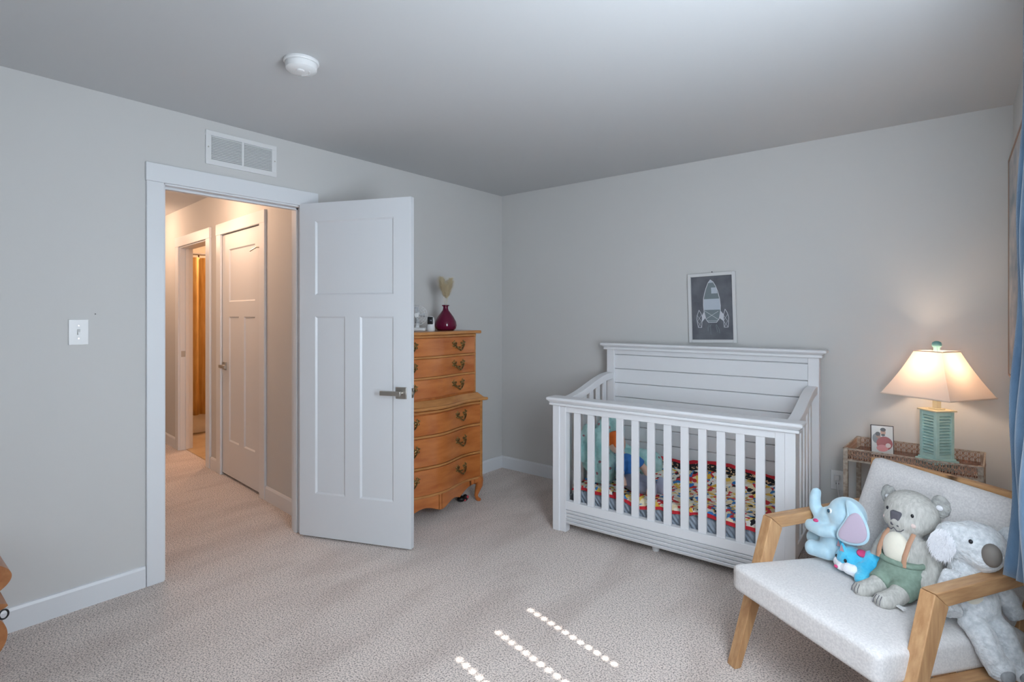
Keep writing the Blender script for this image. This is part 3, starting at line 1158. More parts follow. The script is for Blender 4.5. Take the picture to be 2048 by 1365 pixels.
mb.tube([(-0.02, -0.035, 0.15), (-0.01, -0.075, 0.08), (0.01, -0.085, 0.03)], [0.022, 0.02, 0.018])
mb.tube([(0.0, 0.05, 0.15), (0.05, 0.085, 0.09), (0.08, 0.08, 0.05)], [0.022, 0.02, 0.018])
blob('body', mb, M_skin, dl, 0.006, 6)
mb = MB()
mb.ell((-0.005, 0.01, 0.105), (0.056, 0.052, 0.072), Euler((0, radians(-25), 0)))
mb.tube([(-0.02, -0.035, 0.15), (-0.012, -0.07, 0.10)], [0.028, 0.027])
mb.tube([(0.0, 0.05, 0.15), (0.04, 0.078, 0.11)], [0.028, 0.027])
blob('shirt', mb, M_bluec, dl, 0.006, 5)
mb = MB()
mb.ell((0.018, 0.0, 0.05), (0.052, 0.056, 0.042))
mb.tube([(0.02, 0.015, 0.045), (0.10, 0.0, 0.042), (0.15, 0.0, 0.028)], [0.040, 0.037, 0.034])
mb.tube([(0.01, -0.03, 0.045), (0.07, -0.06, 0.033), (0.13, -0.052, 0.025)], [0.039, 0.036, 0.033])
blob('trousers', mb, M_greyc, dl, 0.006, 5)
mb = MB()
mb.ell((0.178, 0.0, 0.035), (0.024, 0.03, 0.055))
mb.ell((0.155, -0.052, 0.03), (0.022, 0.028, 0.05))
blob('shoes', mb, M_sole, dl, 0.006, 4)
mb = MB()
mb.ell((-0.088, 0.022, 0.236), (0.052, 0.05, 0.045), Euler((0, radians(-30), 0)))
mb.ell((-0.062, 0.02, 0.218), (0.020, 0.053, 0.03), Euler((0, radians(-30), 0)))
blob('hat', mb, M_orange, dl, 0.006, 3)

# ------------------------------------------------------------------ tall chest of drawers behind the door
CY = -1.21
chest = thing('chest_of_drawers', 'tall honey brown serpentine chest of drawers behind the open door', 'dresser', (0.0, CY, 0))


def sx(y, hw, amp, base=0.470):
    t = max(-1, min(1, y / hw))
    return base + amp * cos(1.5 * pi * t)


def serp_block(hw, full, amp, z0, z1, base, x0=0.03, N=48):
    pts = []
    for i in range(N + 1):
        y = -hw + 2 * hw * i / N
        pts.append((sx(y, full, amp, base), y))
    return MB().prism(pts + [(x0, hw), (x0, -hw)], 'z', z0, z1)


# carcases
part('lower_case', serp_block(0.445, 0.445, 0.026, 0.165, 0.742, 0.455), M_chestside, chest, smooth=35)
part('upper_case', serp_block(0.405, 0.405, 0.014, 0.79, 1.236, 0.425), M_chestside, chest, smooth=35)
part('top', serp_block(0.435, 0.435, 0.014, 1.236, 1.258, 0.460, 0.012), M_chestedge, chest, smooth=35, bevel=0.006, seg=3)
part('waist_moulding', serp_block(0.478, 0.478, 0.028, 0.742, 0.764, 0.490, 0.02), M_chestedge, chest, smooth=35, bevel=0.008, seg=3)
w2 = MB()
N = 40
for i in range(N):
    y0, y1 = -0.45 + 0.9 * i / N, -0.45 + 0.9 * (i + 1) / N
    a0, a1 = sx(y0, 0.45, 0.027, 0.478), sx(y1, 0.45, 0.027, 0.478)
    c0, c1 = sx(y0 * 0.93, 0.42, 0.016, 0.435), sx(y1 * 0.93, 0.42, 0.016, 0.435)
    w2.add([(a0, y0, 0.762), (a1, y1, 0.762), (c1, y1 * 0.93, 0.800), (c0, y0 * 0.93, 0.800)], [(0, 1, 2, 3)])
w2.add([(sx(-0.45, 0.45, 0.027, 0.478), -0.45, 0.762), (sx(-0.4185, 0.42, 0.016, 0.435), -0.4185, 0.8), (0.03, -0.4185, 0.8), (0.03, -0.45, 0.762)], [(0, 1, 2, 3)])
w2.add([(sx(0.45, 0.45, 0.027, 0.478), 0.45, 0.762), (sx(0.4185, 0.42, 0.016, 0.435), 0.4185, 0.8), (0.03, 0.4185, 0.8), (0.03, 0.45, 0.762)], [(0, 1, 2, 3)])
part('waist_cove', w2, M_chestedge, chest, smooth=50)


def handle_mesh():
    mb = MB()
    for s in (-1, 1):
        c = s * 0.036
        for k, (dy, dz, r) in enumerate(((0, 0.0, 0.011), (0.010, 0.013, 0.009), (-0.012, 0.010, 0.008), (0.016, -0.004, 0.007),
                                         (-0.006, -0.013, 0.007), (0.004, 0.024, 0.006), (0.022, 0.014, 0.005))):
            mb.ell((0.004, c + s * dy, dz), (0.004, r, r), None, 10, 6)
        mb.tube([(0.004, c, 0), (0.014, c, -0.002)], 0.004, 8)
    path = []
    for i in range(13):
        t = i / 12
        y = -0.036 + 0.072 * t
        path.append((0.016 + 0.004 * sin(pi * t), y, -0.004 - 0.026 * sin(pi * t) ** 0.8))
    mb.tube(path, [0.003 + 0.002 * sin(pi * i / 12) for i in range(13)], 8)
    mb.ell((0.020, 0, -0.031), (0.005, 0.012, 0.006), None, 10, 6)
    mb.ell((0.004, 0, -0.016), (0.003, 0.020, 0.006), None, 10, 6)
    return mb.mesh('handle', 60)


HM = handle_mesh()


def drawer(hw, full, amp, z0, z1, base, hz, hy):
    mb = MB()
    N = 44
    pts = []
    for i in range(N + 1):
        y = -hw + 2 * hw * i / N
        pts.append((sx(y, full, amp, base) + 0.012, y))
    back = [(p[0] - 0.016, p[1]) for p in pts][::-1]
    mb.prism(pts + back, 'z', z0, z1)
    d = part('drawer', mb, M_chest, chest, smooth=35, bevel=0.003)
    for s in (-1, 1):
        y = s * hy
        h = link('handle', HM, M_bronze, d)
        h.scale = (1.15, 1.15, 1.15)
        sl = (sx(y + 0.01, full, amp, base) - sx(y - 0.01, full, amp, base)) / 0.02
        h.location = (sx(y, full, amp, base) + 0.011, y, hz)
        h.rotation_euler = (0, 0, -math.atan(sl))
    return d


for (z0, z1, a) in ((1.094, 1.214, 0.010), (0.956, 1.076, 0.013), (0.815, 0.938, 0.016)):
    drawer(0.388, 0.405, a, z0, z1, 0.425, (z0 + z1) / 2 + 0.005, 0.226)
for (z0, z1, a) in ((0.580, 0.712, 0.026), (0.374, 0.556, 0.026), (0.184, 0.350, 0.026)):
    drawer(0.420, 0.445, a, z0, z1, 0.455, (z0 + z1) / 2 + 0.016, 0.231)
for z, hw_, fu, am, ba in ((1.085, 0.40, 0.405, 0.012, 0.430), (0.947, 0.40, 0.405, 0.015, 0.430),
                           (0.568, 0.438, 0.445, 0.026, 0.462), (0.362, 0.438, 0.445, 0.026, 0.462), (1.225, 0.40, 0.405, 0.012, 0.432), (0.727, 0.438, 0.445, 0.026, 0.464)):
    part('drawer_divider', serp_block(hw_, fu, am, z - 0.0065, z + 0.0065, ba + 0.006, 0.3), M_chestedge, chest, smooth=35, bevel=0.002)
# apron with scalloped lower edge
ap = MB()
N = 72


def scallop(t):
    a = abs(t)
    z = 0.100
    if a < 0.13:
        z = 0.082 - 0.016 * cos(a / 0.13 * pi / 2)
    elif a < 0.5:
        z = 0.082 + 0.02 * sin((a - 0.13) / 0.37 * pi)
    elif a < 0.72:
        z = 0.082 + 0.045 * (a - 0.5) / 0.22
    else:
        z = 0.127 + 0.02 * sin((a - 0.72) / 0.28 * pi / 2)
    return z


pts = []
for i in range(N + 1):
    y = -0.425 + 0.85 * i / N
    x = sx(y, 0.445, 0.026, 0.455) + 0.012
    pts.append((x, y, scallop(y / 0.425), 0.178))
for i in range(N):
    a, b = pts[i], pts[i + 1]
    ap.hexa([(a[0] + 0.004, a[1], a[2]), (b[0] + 0.004, b[1], b[2]), (b[0] - 0.022, b[1], b[2]), (a[0] - 0.022, a[1], a[2]),
             (a[0] + 0.002, a[1], a[3]), (b[0] + 0.002, b[1], b[3]), (b[0] - 0.022, b[1], b[3]), (a[0] - 0.022, a[1], a[3])])
part('apron', ap, M_chest, chest, smooth=35)
part('apron_bead', serp_block(0.44, 0.445, 0.026, 0.168, 0.184, 0.472, 0.3), M_chestedge, chest, smooth=35, bevel=0.004)
sa = MB()
for s in (-1, 1):
    sa.box(0.05, 0.44, s * 0.43 - 0.012, s * 0.43 + 0.012, 0.115, 0.178)
part('side_apron', sa, M_chestside, chest)
for s in (-1, 1):
    for f in (1, -1):
        xb = 0.435 if f > 0 else 0.05
        d = Vector((0.75 * f, s, 0)).normalized()
        P = []
        for zz, off, r in ((0.178, 0.0, 0.034), (0.15, 0.010, 0.034), (0.115, 0.012, 0.028), (0.075, -0.002, 0.020), (0.04, -0.012, 0.014), (0.018, -0.004, 0.014), (0.004, 0.012, 0.017), (0.0, 0.016, 0.014)):
            P.append(((xb + d.x * off, s * 0.418 + d.y * off, zz), r))
        if f < 0:
            P = [((max(p[0][0], 0.034), p[0][1], p[0][2]), p[1]) for p in P]
        part('leg', MB().tube([p[0] for p in P], [p[1] for p in P], 12), M_chest, chest, smooth=60)
for s in (-1, 1):
    part('corner_stile', bx(0.425, 0.462, s * 0.432 - 0.013, s * 0.432 + 0.013, 0.17, 0.742), M_chestedge, chest, bevel=0.006)
    part('corner_stile', bx(0.395, 0.430, s * 0.395 - 0.011, s * 0.395 + 0.011, 0.80, 1.236), M_chestedge, chest, bevel=0.005)

# small toy on the floor below the chest
ty = thing('small_toy', 'small black and red toy on the carpet under the chest of drawers', 'toy', (0.36, -0.885, 0.0))
mb = MB()
mb.ell((0, 0, 0.022), (0.03, 0.035, 0.022))
mb.ell((0.01, 0.03, 0.025), (0.02, 0.02, 0.025))
blob('body', mb, M_black, ty, 0.004, 3)
mb = MB()
mb.ell((0.022, 0.038, 0.03), (0.012, 0.014, 0.013))
mb.ell((0.024, 0.01, 0.014), (0.010, 0.012, 0.008))
blob('face', mb, mat('toy_red', (190, 70, 80), 0.6), ty, 0.003, 2)

# vase, dried plumes, fan and baby camera on the chest
ZT = 1.258
M_vase = bpy.data.materials.new('plum_glass')
M_vase.use_nodes = True
b = M_vase.node_tree.nodes['Principled BSDF']
b.inputs['Base Color'].default_value = lin((120, 22, 62))
b.inputs['Roughness'].default_value = 0.06
b.inputs['Transmission Weight'].default_value = 0.35
b.inputs['IOR'].default_value = 1.45
vz = thing('glass_vase', 'plum coloured teardrop glass vase on the chest of drawers', 'vase', (0.28, -0.968, ZT))
prof = [(0.0005, 0.0), (0.058, 0.0), (0.074, 0.012), (0.081, 0.035), (0.076, 0.065), (0.058, 0.100), (0.036, 0.130), (0.022, 0.148), (0.0175, 0.165),
        (0.019, 0.176), (0.026, 0.180), (0.026, 0.183), (0.020, 0.182), (0.014, 0.165), (0.018, 0.148), (0.031, 0.128), (0.052, 0.10), (0.07, 0.06), (0.074, 0.035), (0.066, 0.014), (0.0005, 0.010)]
part('body', MB().lathe(prof, (0, 0, 0), 40), M_vase, vz, smooth=40)
part('mouth_ring', MB().lathe([(0.021, 0.178), (0.027, 0.179), (0.028, 0.1825), (0.026, 0.186), (0.020, 0.185), (0.021, 0.178)], (0, 0, 0), 32), M_vase, vz, smooth=50)
M_plume = translucent_mat('dried_plume', (244, 234, 210), 0.4)
pm = thing('pampas_plumes', 'cream dried pampas plumes standing in the plum vase', 'dried flowers', (0.28, -0.968, ZT + 0.012))
rnd = random.Random(3)
for (ty_, tx_, tz_, n_) in ((-0.070, 0.03, 0.325, 1000), (0.055, 0.0, 0.345, 1000), (-0.008, -0.04, 0.350, 1100), (-0.035, 0.05, 0.290, 900), (0.02, 0.03, 0.315, 900)):
    path = [Vector((0, 0, 0.0)), Vector((tx_ * 0.12, ty_ * 0.12, 0.165)), Vector((tx_ * 0.60, ty_ * 0.60, tz_ * 0.78)), Vector((tx_, ty_, tz_))]
    part('stem', MB().tube(path, 0.0012, 6), M_plume, pm)
    fz = MB()
    for k in range(n_):
        t = 0.28 + 0.72 * rnd.random()
        base = path[1].lerp(path[2], t * 2) if t < 0.5 else path[2].lerp(path[3], t * 2 - 1)
        base = base + Vector((0, 0, 0.02))
        a = rnd.random() * 2 * pi
        ln = (0.016 + 0.046 * sin(pi * (t - 0.22) / 0.82) ** 0.7) * (0.45 + 0.75 * rnd.random())
        d = Vector((cos(a), sin(a), 0.55 + rnd.random())).normalized() * ln
        q = Vector((-sin(a), cos(a), 0)) * 0.0007
        mid = base + d * 0.6 + Vector((0, 0, -0.002))
        end = base + d + Vector((cos(a), sin(a), -0.6)) * ln * 0.25
        fz.add([base - q, base + q, mid + q, mid - q, end], [(0, 1, 2, 3), (3, 2, 4)])
    fo = part('plume', fz, M_plume, pm, smooth=180)
    fo['kind'] = 'stuff'

fn = thing('desk_fan', 'small white wire caged desk fan half hidden behind the door', 'fan', (0.26, -1.222, ZT), radians(-48))
part('base', cushion(0.045, 0.06, 0.012, 0.008, 0).add([], []), M_white, fn, smooth=50).location = (0, 0, 0.0125)
part('neck', MB().tube([(0, 0, 0.02), (-0.01, 0, 0.05), (-0.012, 0, 0.085)], [0.018, 0.013, 0.012], 12), M_white, fn, smooth=50)
part('motor', MB().lathe([(0.001, -0.04), (0.022, -0.036), (0.026, -0.01), (0.022, 0.004), (0.001, 0.006)], (0, 0, 0.112), 20, 'x'), M_white, fn, smooth=50)
cg = MB()
for r, x in ((0.072, 0.0), (0.070, 0.014), (0.058, 0.024), (0.042, 0.030), (0.024, 0.033), (0.070, -0.014), (0.050, -0.024)):
    cg.tube([(x, r * cos(2 * pi * i / 36), 0.112 + r * sin(2 * pi * i / 36)) for i in range(36)], 0.0012, 6, closed=True)
for i in range(20):
    a = 2 * pi * i / 20
    cg.tube([(x, r * cos(a), 0.112 + r * sin(a)) for r, x in ((0.012, 0.034), (0.042, 0.030), (0.058, 0.024), (0.070, 0.014), (0.072, 0.0), (0.070, -0.014), (0.050, -0.024), (0.02, -0.03))], 0.0009, 5)
cg.lathe([(0.001, 0.036), (0.016, 0.035), (0.016, 0.031)], (0, 0, 0.112), 20, 'x')
part('cage', cg, M_white, fn, smooth=60)
bd = MB()
for k in range(4):
    a = k * pi / 2
    pts = []
    for (r, w_, tx) in ((0.012, 0.010, 0.004), (0.035, 0.026, 0.008), (0.058, 0.030, 0.010)):
        for s in (-1, 1):
            an = a + s * w_ / r / 2
            pts.append((0.006 + s * tx, r * cos(an), 0.112 + r * sin(an)))
    bd.add(pts, [(0, 1, 3, 2), (2, 3, 5, 4)])
part('blades', bd, mat('fan_blade_plastic', (200, 204, 208), 0.35), fn, smooth=60).modifiers.new('t', 'SOLIDIFY').thickness = 0.002

bc = thing('baby_camera', 'small white baby monitor camera with black lens face on the chest', 'camera', (0.31, -1.140, ZT), radians(-52))
part('body', MB().lathe([(0.001, 0), (0.027, 0), (0.029, 0.006), (0.027, 0.05), (0.026, 0.075), (0.022, 0.094), (0.012, 0.104), (0.0005, 0.107)], (0, 0, 0), 28), M_white, bc, smooth=50)
fc = part('lens_face', cushion(0.006, 0.019, 0.026, 0.005, 0), M_black, bc, smooth=60)
fc.location = (0.0235, 0, 0.074)
part('lens', MB().lathe([(0.009, 0.006), (0.009, 0.009), (0.006, 0.010), (0.0005, 0.010)], (0, 0, 0), 20, 'x'), mat('lens_glass', (60, 62, 70), 0.1), fc, smooth=40)

# ------------------------------------------------------------------ side table with fretwork tray
TZ = 0.670
stb = thing('side_table', 'narrow bronze side table with pierced fretwork gallery beside the crib', 'side table', (2.728, -0.040, 0), radians(-2.8))
L_, D_ = 0.566, 0.372
for (x, y) in ((0.012, -0.012), (L_ - 0.012, -0.012), (0.012, -D_ + 0.012), (L_ - 0.012, -D_ + 0.012)):
    part('leg', bx(x - 0.011, x + 0.011, y - 0.011, y + 0.011, 0, TZ), M_pewter, stb, bevel=0.002)
part('tray', bx(0.02, L_ - 0.02, -D_ + 0.02, -0.02, TZ - 0.058, TZ - 0.050), M_trayw, stb)
tr = MB()
for (z0, z1) in ((TZ - 0.006, TZ), (TZ - 0.066, TZ - 0.058)):
    tr.box(0, L_, -0.006, 0, z0, z1).box(0, L_, -D_, -D_ + 0.006, z0, z1)
    tr.box(0, 0.006, -D_, 0, z0, z1).box(L_ - 0.006, L_, -D_, 0, z0, z1)
part('tray_rails', tr, M_pewter, stb)
sr = MB()
sr.box(0.012, L_ - 0.012, -0.018, -0.006, 0.12, 0.135).box(0.012, L_ - 0.012, -D_ + 0.006, -D_ + 0.018, 0.12, 0.135)
sr.box(0.006, 0.018, -D_ + 0.012, -0.012, 0.12, 0.135).box(L_ - 0.018, L_ - 0.006, -D_ + 0.012, -0.012, 0.12, 0.135)
part('stretcher_frame', sr, M_pewter, stb)


def fret():
    mb = MB()
    for (cx_, cz_, rx, rz) in ((0, 0.013, 0.0095, 0.0125), (0, -0.013, 0.0095, 0.0125)):
        mb.tube([(cx_ + rx * cos(2 * pi * i / 14), 0, cz_ + rz * sin(2 * pi * i / 14)) for i in range(14)], 0.0018, 5, closed=True)
    mb.tube([(0, 0, -0.027), (0, 0, 0.027)], 0.0016, 5)
    mb.tube([(-0.0118, 0, -0.027), (-0.0118, 0, 0.027)], 0.0014, 5)
    return mb.mesh('fret', 60)


FM = fret()
zc = TZ - 0.032
nL, nD = 22, 14
for k in range(nL):
    x = 0.03 + k * (L_ - 0.06) / (nL - 1)
    for y, m_ in ((-0.003, M_rust), (-D_ + 0.003, M_pewter)):
        o = link('fret', FM, M_rust, stb)
        o.location = (x, y, zc)
for k in range(nD):
    y = -0.03 - k * (D_ - 0.06) / (nD - 1)
    for x in (0.003, L_ - 0.003):
        o = link('fret', FM, M_rust, stb)
        o.location = (x, y, zc)
        o.rotation_euler = (0, 0, pi / 2)

# table lamp
LX, LY, LZ = 3.098, -0.222, TZ - 0.050
lamp = thing('table_lamp', 'lit table lamp with seafoam shutter base and square cream shade', 'lamp', (LX, LY, LZ))
M_sea = mat('seafoam_paint', (172, 208, 202), 0.55, rgb2=(184, 218, 212), nscale=30)
M_sand = mat('lamp_sand_paint', (206, 200, 172), 0.55)
base = bpy.data.objects.new('base', None)


def rot45(mb, a=pi / 4):
    c, s = cos(a), sin(a)
    mb.v = [(x * c - y * s, x * s + y * c, z_) for x, y, z_ in mb.v]
    return mb


hb_ = 0.0500
part('plinth', rot45(bx(-hb_ - 0.014, hb_ + 0.014, -hb_ - 0.014, hb_ + 0.014, 0, 0.016).box(-hb_ - 0.006, hb_ + 0.006, -hb_ - 0.006, hb_ + 0.006, 0.016, 0.026)), M_sea, lamp, bevel=0.003)
part('core', rot45(bx(-hb_ + 0.017, hb_ - 0.017, -hb_ + 0.017, hb_ - 0.017, 0.026, 0.262)), M_sea, lamp)
cs = MB()
for sx_ in (-1, 1):
    for sy_ in (-1, 1):
        cs.box(*sorted((sx_ * hb_, sx_ * (hb_ - 0.018))), *sorted((sy_ * hb_, sy_ * (hb_ - 0.018))), 0.026, 0.262)
rot45(cs)
part('corner_post', cs, M_sea, lamp, bevel=0.002)
rl = MB()
for z0, z1 in ((0.026, 0.046), (0.242, 0.262)):
    rl.box(-hb_ + 0.0015, hb_ - 0.0015, -hb_ + 0.0015, hb_ - 0.0015, z0, z1)
part('shutter_rail', rot45(rl), M_sea, lamp)
for face in range(4):
    for k in range(13):
        zc_ = 0.054 + k * 0.0150
        w_ = hb_ - 0.018
        mb = MB().hexa([(-w_, -hb_ + 0.001, zc_ - 0.006), (w_, -hb_ + 0.001, zc_ - 0.006), (w_, -hb_ + 0.015, zc_ + 0.005), (-w_, -hb_ + 0.015, zc_ + 0.005),
                        (-w_, -hb_ + 0.001, zc_ - 0.003), (w_, -hb_ + 0.001, zc_ - 0.003), (w_, -hb_ + 0.015, zc_ + 0.008), (-w_, -hb_ + 0.015, zc_ + 0.008)])
        part('louvre', rot45(mb, pi / 4 + face * pi / 2), M_sea, lamp)
part('top_plate', rot45(bx(-hb_ - 0.008, hb_ + 0.008, -hb_ - 0.008, hb_ + 0.008, 0.262, 0.270)), M_sand, lamp, bevel=0.002)
part('neck', rot45(bx(-0.013, 0.013, -0.013, 0.013, 0.270, 0.345).box(-0.025, 0.025, -0.025, 0.025, 0.270, 0.275)), M_sand, lamp, bevel=0.002)
M_shade = translucent_mat('cream_shade_cloth', (246, 236, 226), 0.30, (250, 222, 196))
SA = radians(-31.6)
z0, z1, a0, a1 = 0.340, 0.566, 0.170, 0.068


def ring_(a, z_):
    return [(a * cos(SA + pi / 4 + k * pi / 2) * sqrt(2), a * sin(SA + pi / 4 + k * pi / 2) * sqrt(2), z_) for k in range(4)]


shb = MB()
NS = 10
rows = []
for i in range(NS + 1):
    t = i / NS
    aa = a0 + (a1 - a0) * t - 0.005 * sin(pi * t)
    rows.append(ring_(aa, z0 + (z1 - z0) * t))
for i in range(NS):
    for k in range(4):
        shb.add([rows[i][k], rows[i][(k + 1) % 4], rows[i + 1][(k + 1) % 4], rows[i + 1][k]], [(0, 1, 2, 3)])
sh = part('shade', shb, M_shade, lamp, smooth=40)
tm = MB()
for rr, rad in ((rows[0], 0.0035), (rows[-1], 0.003)):
    tm.tube(rr, rad, 6, closed=True)
part('shade_trim', tm, mat('shade_trim_cloth', (232, 214, 196), 0.8), lamp)
hp = MB()
hp.tube([(0.0, 0.0, 0.34), (0.05, 0, 0.38), (0.058, 0, 0.46), (0.03, 0, 0.55), (0, 0, 0.570), (-0.03, 0, 0.55), (-0.058, 0, 0.46), (-0.05, 0, 0.38), (0.0, 0.0, 0.34)], 0.0022, 6)
for k in range(4):
    p = rows[-1][k]
    hp.tube([(0, 0, 0.566), (p[0], p[1], 0.566)], 0.0016, 5)
part('harp', hp, M_nickel, lamp, smooth=60)
part('bulb', MB().lathe([(0.001, 0.345), (0.014, 0.35), (0.016, 0.37), (0.030, 0.41), (0.030, 0.43), (0.018, 0.452), (0.0005, 0.457)], (0, 0, 0), 20),
     emis('bulb_glow', (255, 206, 150), 2.0), lamp, smooth=60)
part('finial', MB().lathe([(0.010, 0.566), (0.014, 0.572), (0.014, 0.585), (0.020, 0.590), (0.0215, 0.600), (0.018, 0.612), (0.008, 0.618), (0.0005, 0.619)], (0, 0, 0), 24),
     mat('finial_teal', (110, 160, 158), 0.4), lamp, smooth=50)
ld = bpy.data.lights.new('table_lamp_bulb', 'POINT')
ld.energy, ld.color, ld.shadow_soft_size = 3.8, (1.0, 0.74, 0.54), 0.03
lo = bpy.data.objects.new('table_lamp_bulb', ld)
COL.objects.link(lo)
lo.parent = lamp
lo.location = (0, 0, 0.475)

# framed family photograph
ph = thing('photo_frame', 'small dark framed photo of two adults and a baby on the side table', 'photo frame', (2.871, -0.262, TZ - 0.050), rot=(radians(-9), 0, radians(10)))
fw, fh = 0.0515, 0.162
part('frame', bx(-fw, fw, 0.0, 0.014, 0, fh), mat('dark_brown_frame', (52, 34, 30), 0.4), ph, bevel=0.002)
part('photo', bx(-fw + 0.004, fw - 0.004, -0.0012, 0.002, 0.004, fh - 0.004), mat('photo_backdrop', (196, 194, 190), 0.3), ph)


def flat(cx_, cz_, rx, rz, y, n=18):
    return MB().add([(cx_ + rx * cos(2 * pi * i / n), y, cz_ + rz * sin(2 * pi * i / n)) for i in range(n)], [tuple(range(n))])


for (nm, c_, r_, col_, y) in (('printed_figure', (0.010, 0.068), (0.036, 0.036), (150, 52, 50), -0.0016), ('printed_figure', (-0.026, 0.092), (0.018, 0.026), (110, 112, 116), -0.0015),
                              ('printed_figure', (0.004, 0.125), (0.0115, 0.017), (172, 130, 108), -0.0018), ('printed_figure', (0.004, 0.139), (0.0125, 0.010), (36, 28, 26), -0.0020),
                              ('printed_figure', (0.004, 0.111), (0.009, 0.006), (44, 34, 30), -0.0020),
                              ('printed_figure', (-0.017, 0.106), (0.0105, 0.014), (150, 108, 90), -0.0019), ('printed_figure', (-0.019, 0.115), (0.0115, 0.011), (48, 36, 32), -0.0021),
                              ('printed_figure', (0.0, 0.042), (0.026, 0.018), (206, 128, 128), -0.0022), ('printed_figure', (0.026, 0.058), (0.012, 0.012), (214, 196, 190), -0.0023)):
    part(nm, flat(c_[0], c_[1], r_[0], r_[1], y), mat('photo_' + '_'.join(map(str, col_)), col_, 0.35), ph)
part('easel_leg', bx(-0.015, 0.015, 0.014, 0.017, 0.0, 0.11), M_black, ph)

# ------------------------------------------------------------------ armchair
CH0, CHR = Vector((2.475, -1.553, 0)), -0.575
chm = Matrix.Translation(CH0) @ Matrix.Rotation(CHR, 4, 'Z')


def chair_pos(o, u, v, z, rz=0.0):
    o.location = chm @ Vector((u, v, z))
    o.rotation_euler = (0, 0, CHR + rz)
    return o


arm = thing('armchair', 'cream upholstered armchair with angled oak arms beside the curtain', 'armchair', CH0, CHR)
CW, AW = 0.666, 0.044
for a in (0.0, CW - AW):
    b = a + AW
    q_ = 0.07 if a == 0 else -0.07
    part('front_leg', MB().hexa([(a, 0.0, 0), (b, 0.0, 0), (b, 0.030, 0), (a, 0.030, 0),
                                 (a, 0.176, 0.566), (b, 0.176, 0.566), (b, 0.232, 0.52), (a, 0.232, 0.52)]), M_oak, arm, bevel=0.003)
    part('arm', MB().hexa([(a, 0.228, 0.522), (b, 0.228, 0.522), (b, 0.70, 0.536), (a, 0.70, 0.536),
                           (a, 0.177, 0.567), (b, 0.177, 0.567), (b, 0.70, 0.582), (a, 0.70, 0.582)]), M_oakh, arm, bevel=0.003)
    part('back_leg', MB().hexa([(a, 0.86, 0), (b, 0.86, 0), (b, 0.89, 0), (a, 0.89, 0),
                                (a, 0.66, 0.56), (b, 0.66, 0.56), (b, 0.70, 0.58), (a, 0.70, 0.58)]), M_oak, arm, bevel=0.003)
    part('side_rail', MB().hexa([(a, 0.085, 0.245), (b, 0.085, 0.245), (b, 0.80, 0.215), (a, 0.80, 0.215),
                                 (a, 0.10, 0.295), (b, 0.10, 0.295), (b, 0.78, 0.265), (a, 0.78, 0.265)]), M_oakh, arm, bevel=0.003)
    part('back_stile', MB().hexa([(a + q_, 0.64, 0.22), (b + q_, 0.64, 0.22), (b + q_, 0.685, 0.22), (a + q_, 0.685, 0.22),
                                  (a + q_, 0.735, 0.70), (b + q_, 0.735, 0.70), (b + q_, 0.765, 0.70), (a + q_, 0.765, 0.70)]), M_oak, arm, bevel=0.003)
part('front_rail', bx(AW, CW - AW, 0.30, 0.33, 0.245, 0.29), M_oaku, arm, bevel=0.003)
cr2 = MB()
N = 20
for i in range(N):
    f0, f1 = i / N, (i + 1) / N

    def P(f_, dz):
        u = 0.03 + f_ * (CW - 0.06)
        bow = 0.03 * (1 - (2 * f_ - 1) ** 2)
        return u, 0.712 + bow, dz
    u0, v0, _ = P(f0, 0)
    u1, v1, _ = P(f1, 0)
    cr2.hexa([(u0, v0 - 0.004, 0.684), (u1, v1 - 0.004, 0.684), (u1, v1 + 0.024, 0.684), (u0, v0 + 0.024, 0.684),
              (u0, v0 + 0.012, 0.760), (u1, v1 + 0.012, 0.760), (u1, v1 + 0.036, 0.760), (u0, v0 + 0.036, 0.760)])
part('crest_rail', cr2, M_oaku, arm, smooth=35)


def seat_warp(q, p):
    q = q.copy()
    v = q.y + 0.315
    q.z += -0.045 * (v / 0.63)
    return q


se = part('seat_cushion', cushion(0.302, 0.321, 0.050, 0.020, 0.012, 22, seat_warp), M_linen, arm, smooth=70)
se.location = (0.331, 0.318, 0.358)


def back_warp(q, p):
    return q


ba = part('back_cushion', cushion(0.287, 0.205, 0.055, 0.030, 0.018, 18), M_linen, arm, smooth=70)
ba.rotation_euler = Euler((radians(68), radians(3.0), 0))
ba.location = (0.325, 0.672, 0.556)
wl_ = MB()
for s in (-1,):
    pass
part('seat_piping', MB().tube([(0.047, 0.03, 0.378), (0.3, 0.013, 0.382), (0.619, 0.03, 0.378)], 0.002, 6), M_linen, arm, smooth=60)


# ------------------------------------------------------------------ soft toys on the armchair
def plush(name, label, base, rz=0.0):
    t = thing(name, label, 'soft toy')
    return chair_pos(t, base[0] + (0.004 if name == 'fluffy_koala_soft_toy' else 0), base[1] + (0.035 if name == 'cat_soft_toy' else 0), base[2], rz)


def shift(mb, b):
    mb.v = [(x - b[0], y - b[1], z_ - b[2]) for x, y, z_ in mb.v]
    return mb


def pl(fn, t, base, name, mb, m, *a, **k):
    return fn(name, shift(mb, base), m, t, *a, **k)


M_eblue = mat('pale_blue_plush', (172, 206, 222), 0.85, rgb2=(188, 216, 228), nscale=30, bump=0.25, bscale=260, sheen=0.6)
M_lav = mat('lavender_plush', (188, 172, 190), 0.85, bump=0.2, bscale=260, sheen=0.5)
M_cream = mat('cream_plush', (228, 222, 206), 0.9, bump=0.4, bscale=240, sheen=0.4)
M_eye = mat('dark_eye', (24, 26, 34), 0.2)
M_pink = mat('pink_felt', (206, 70, 120), 0.8)

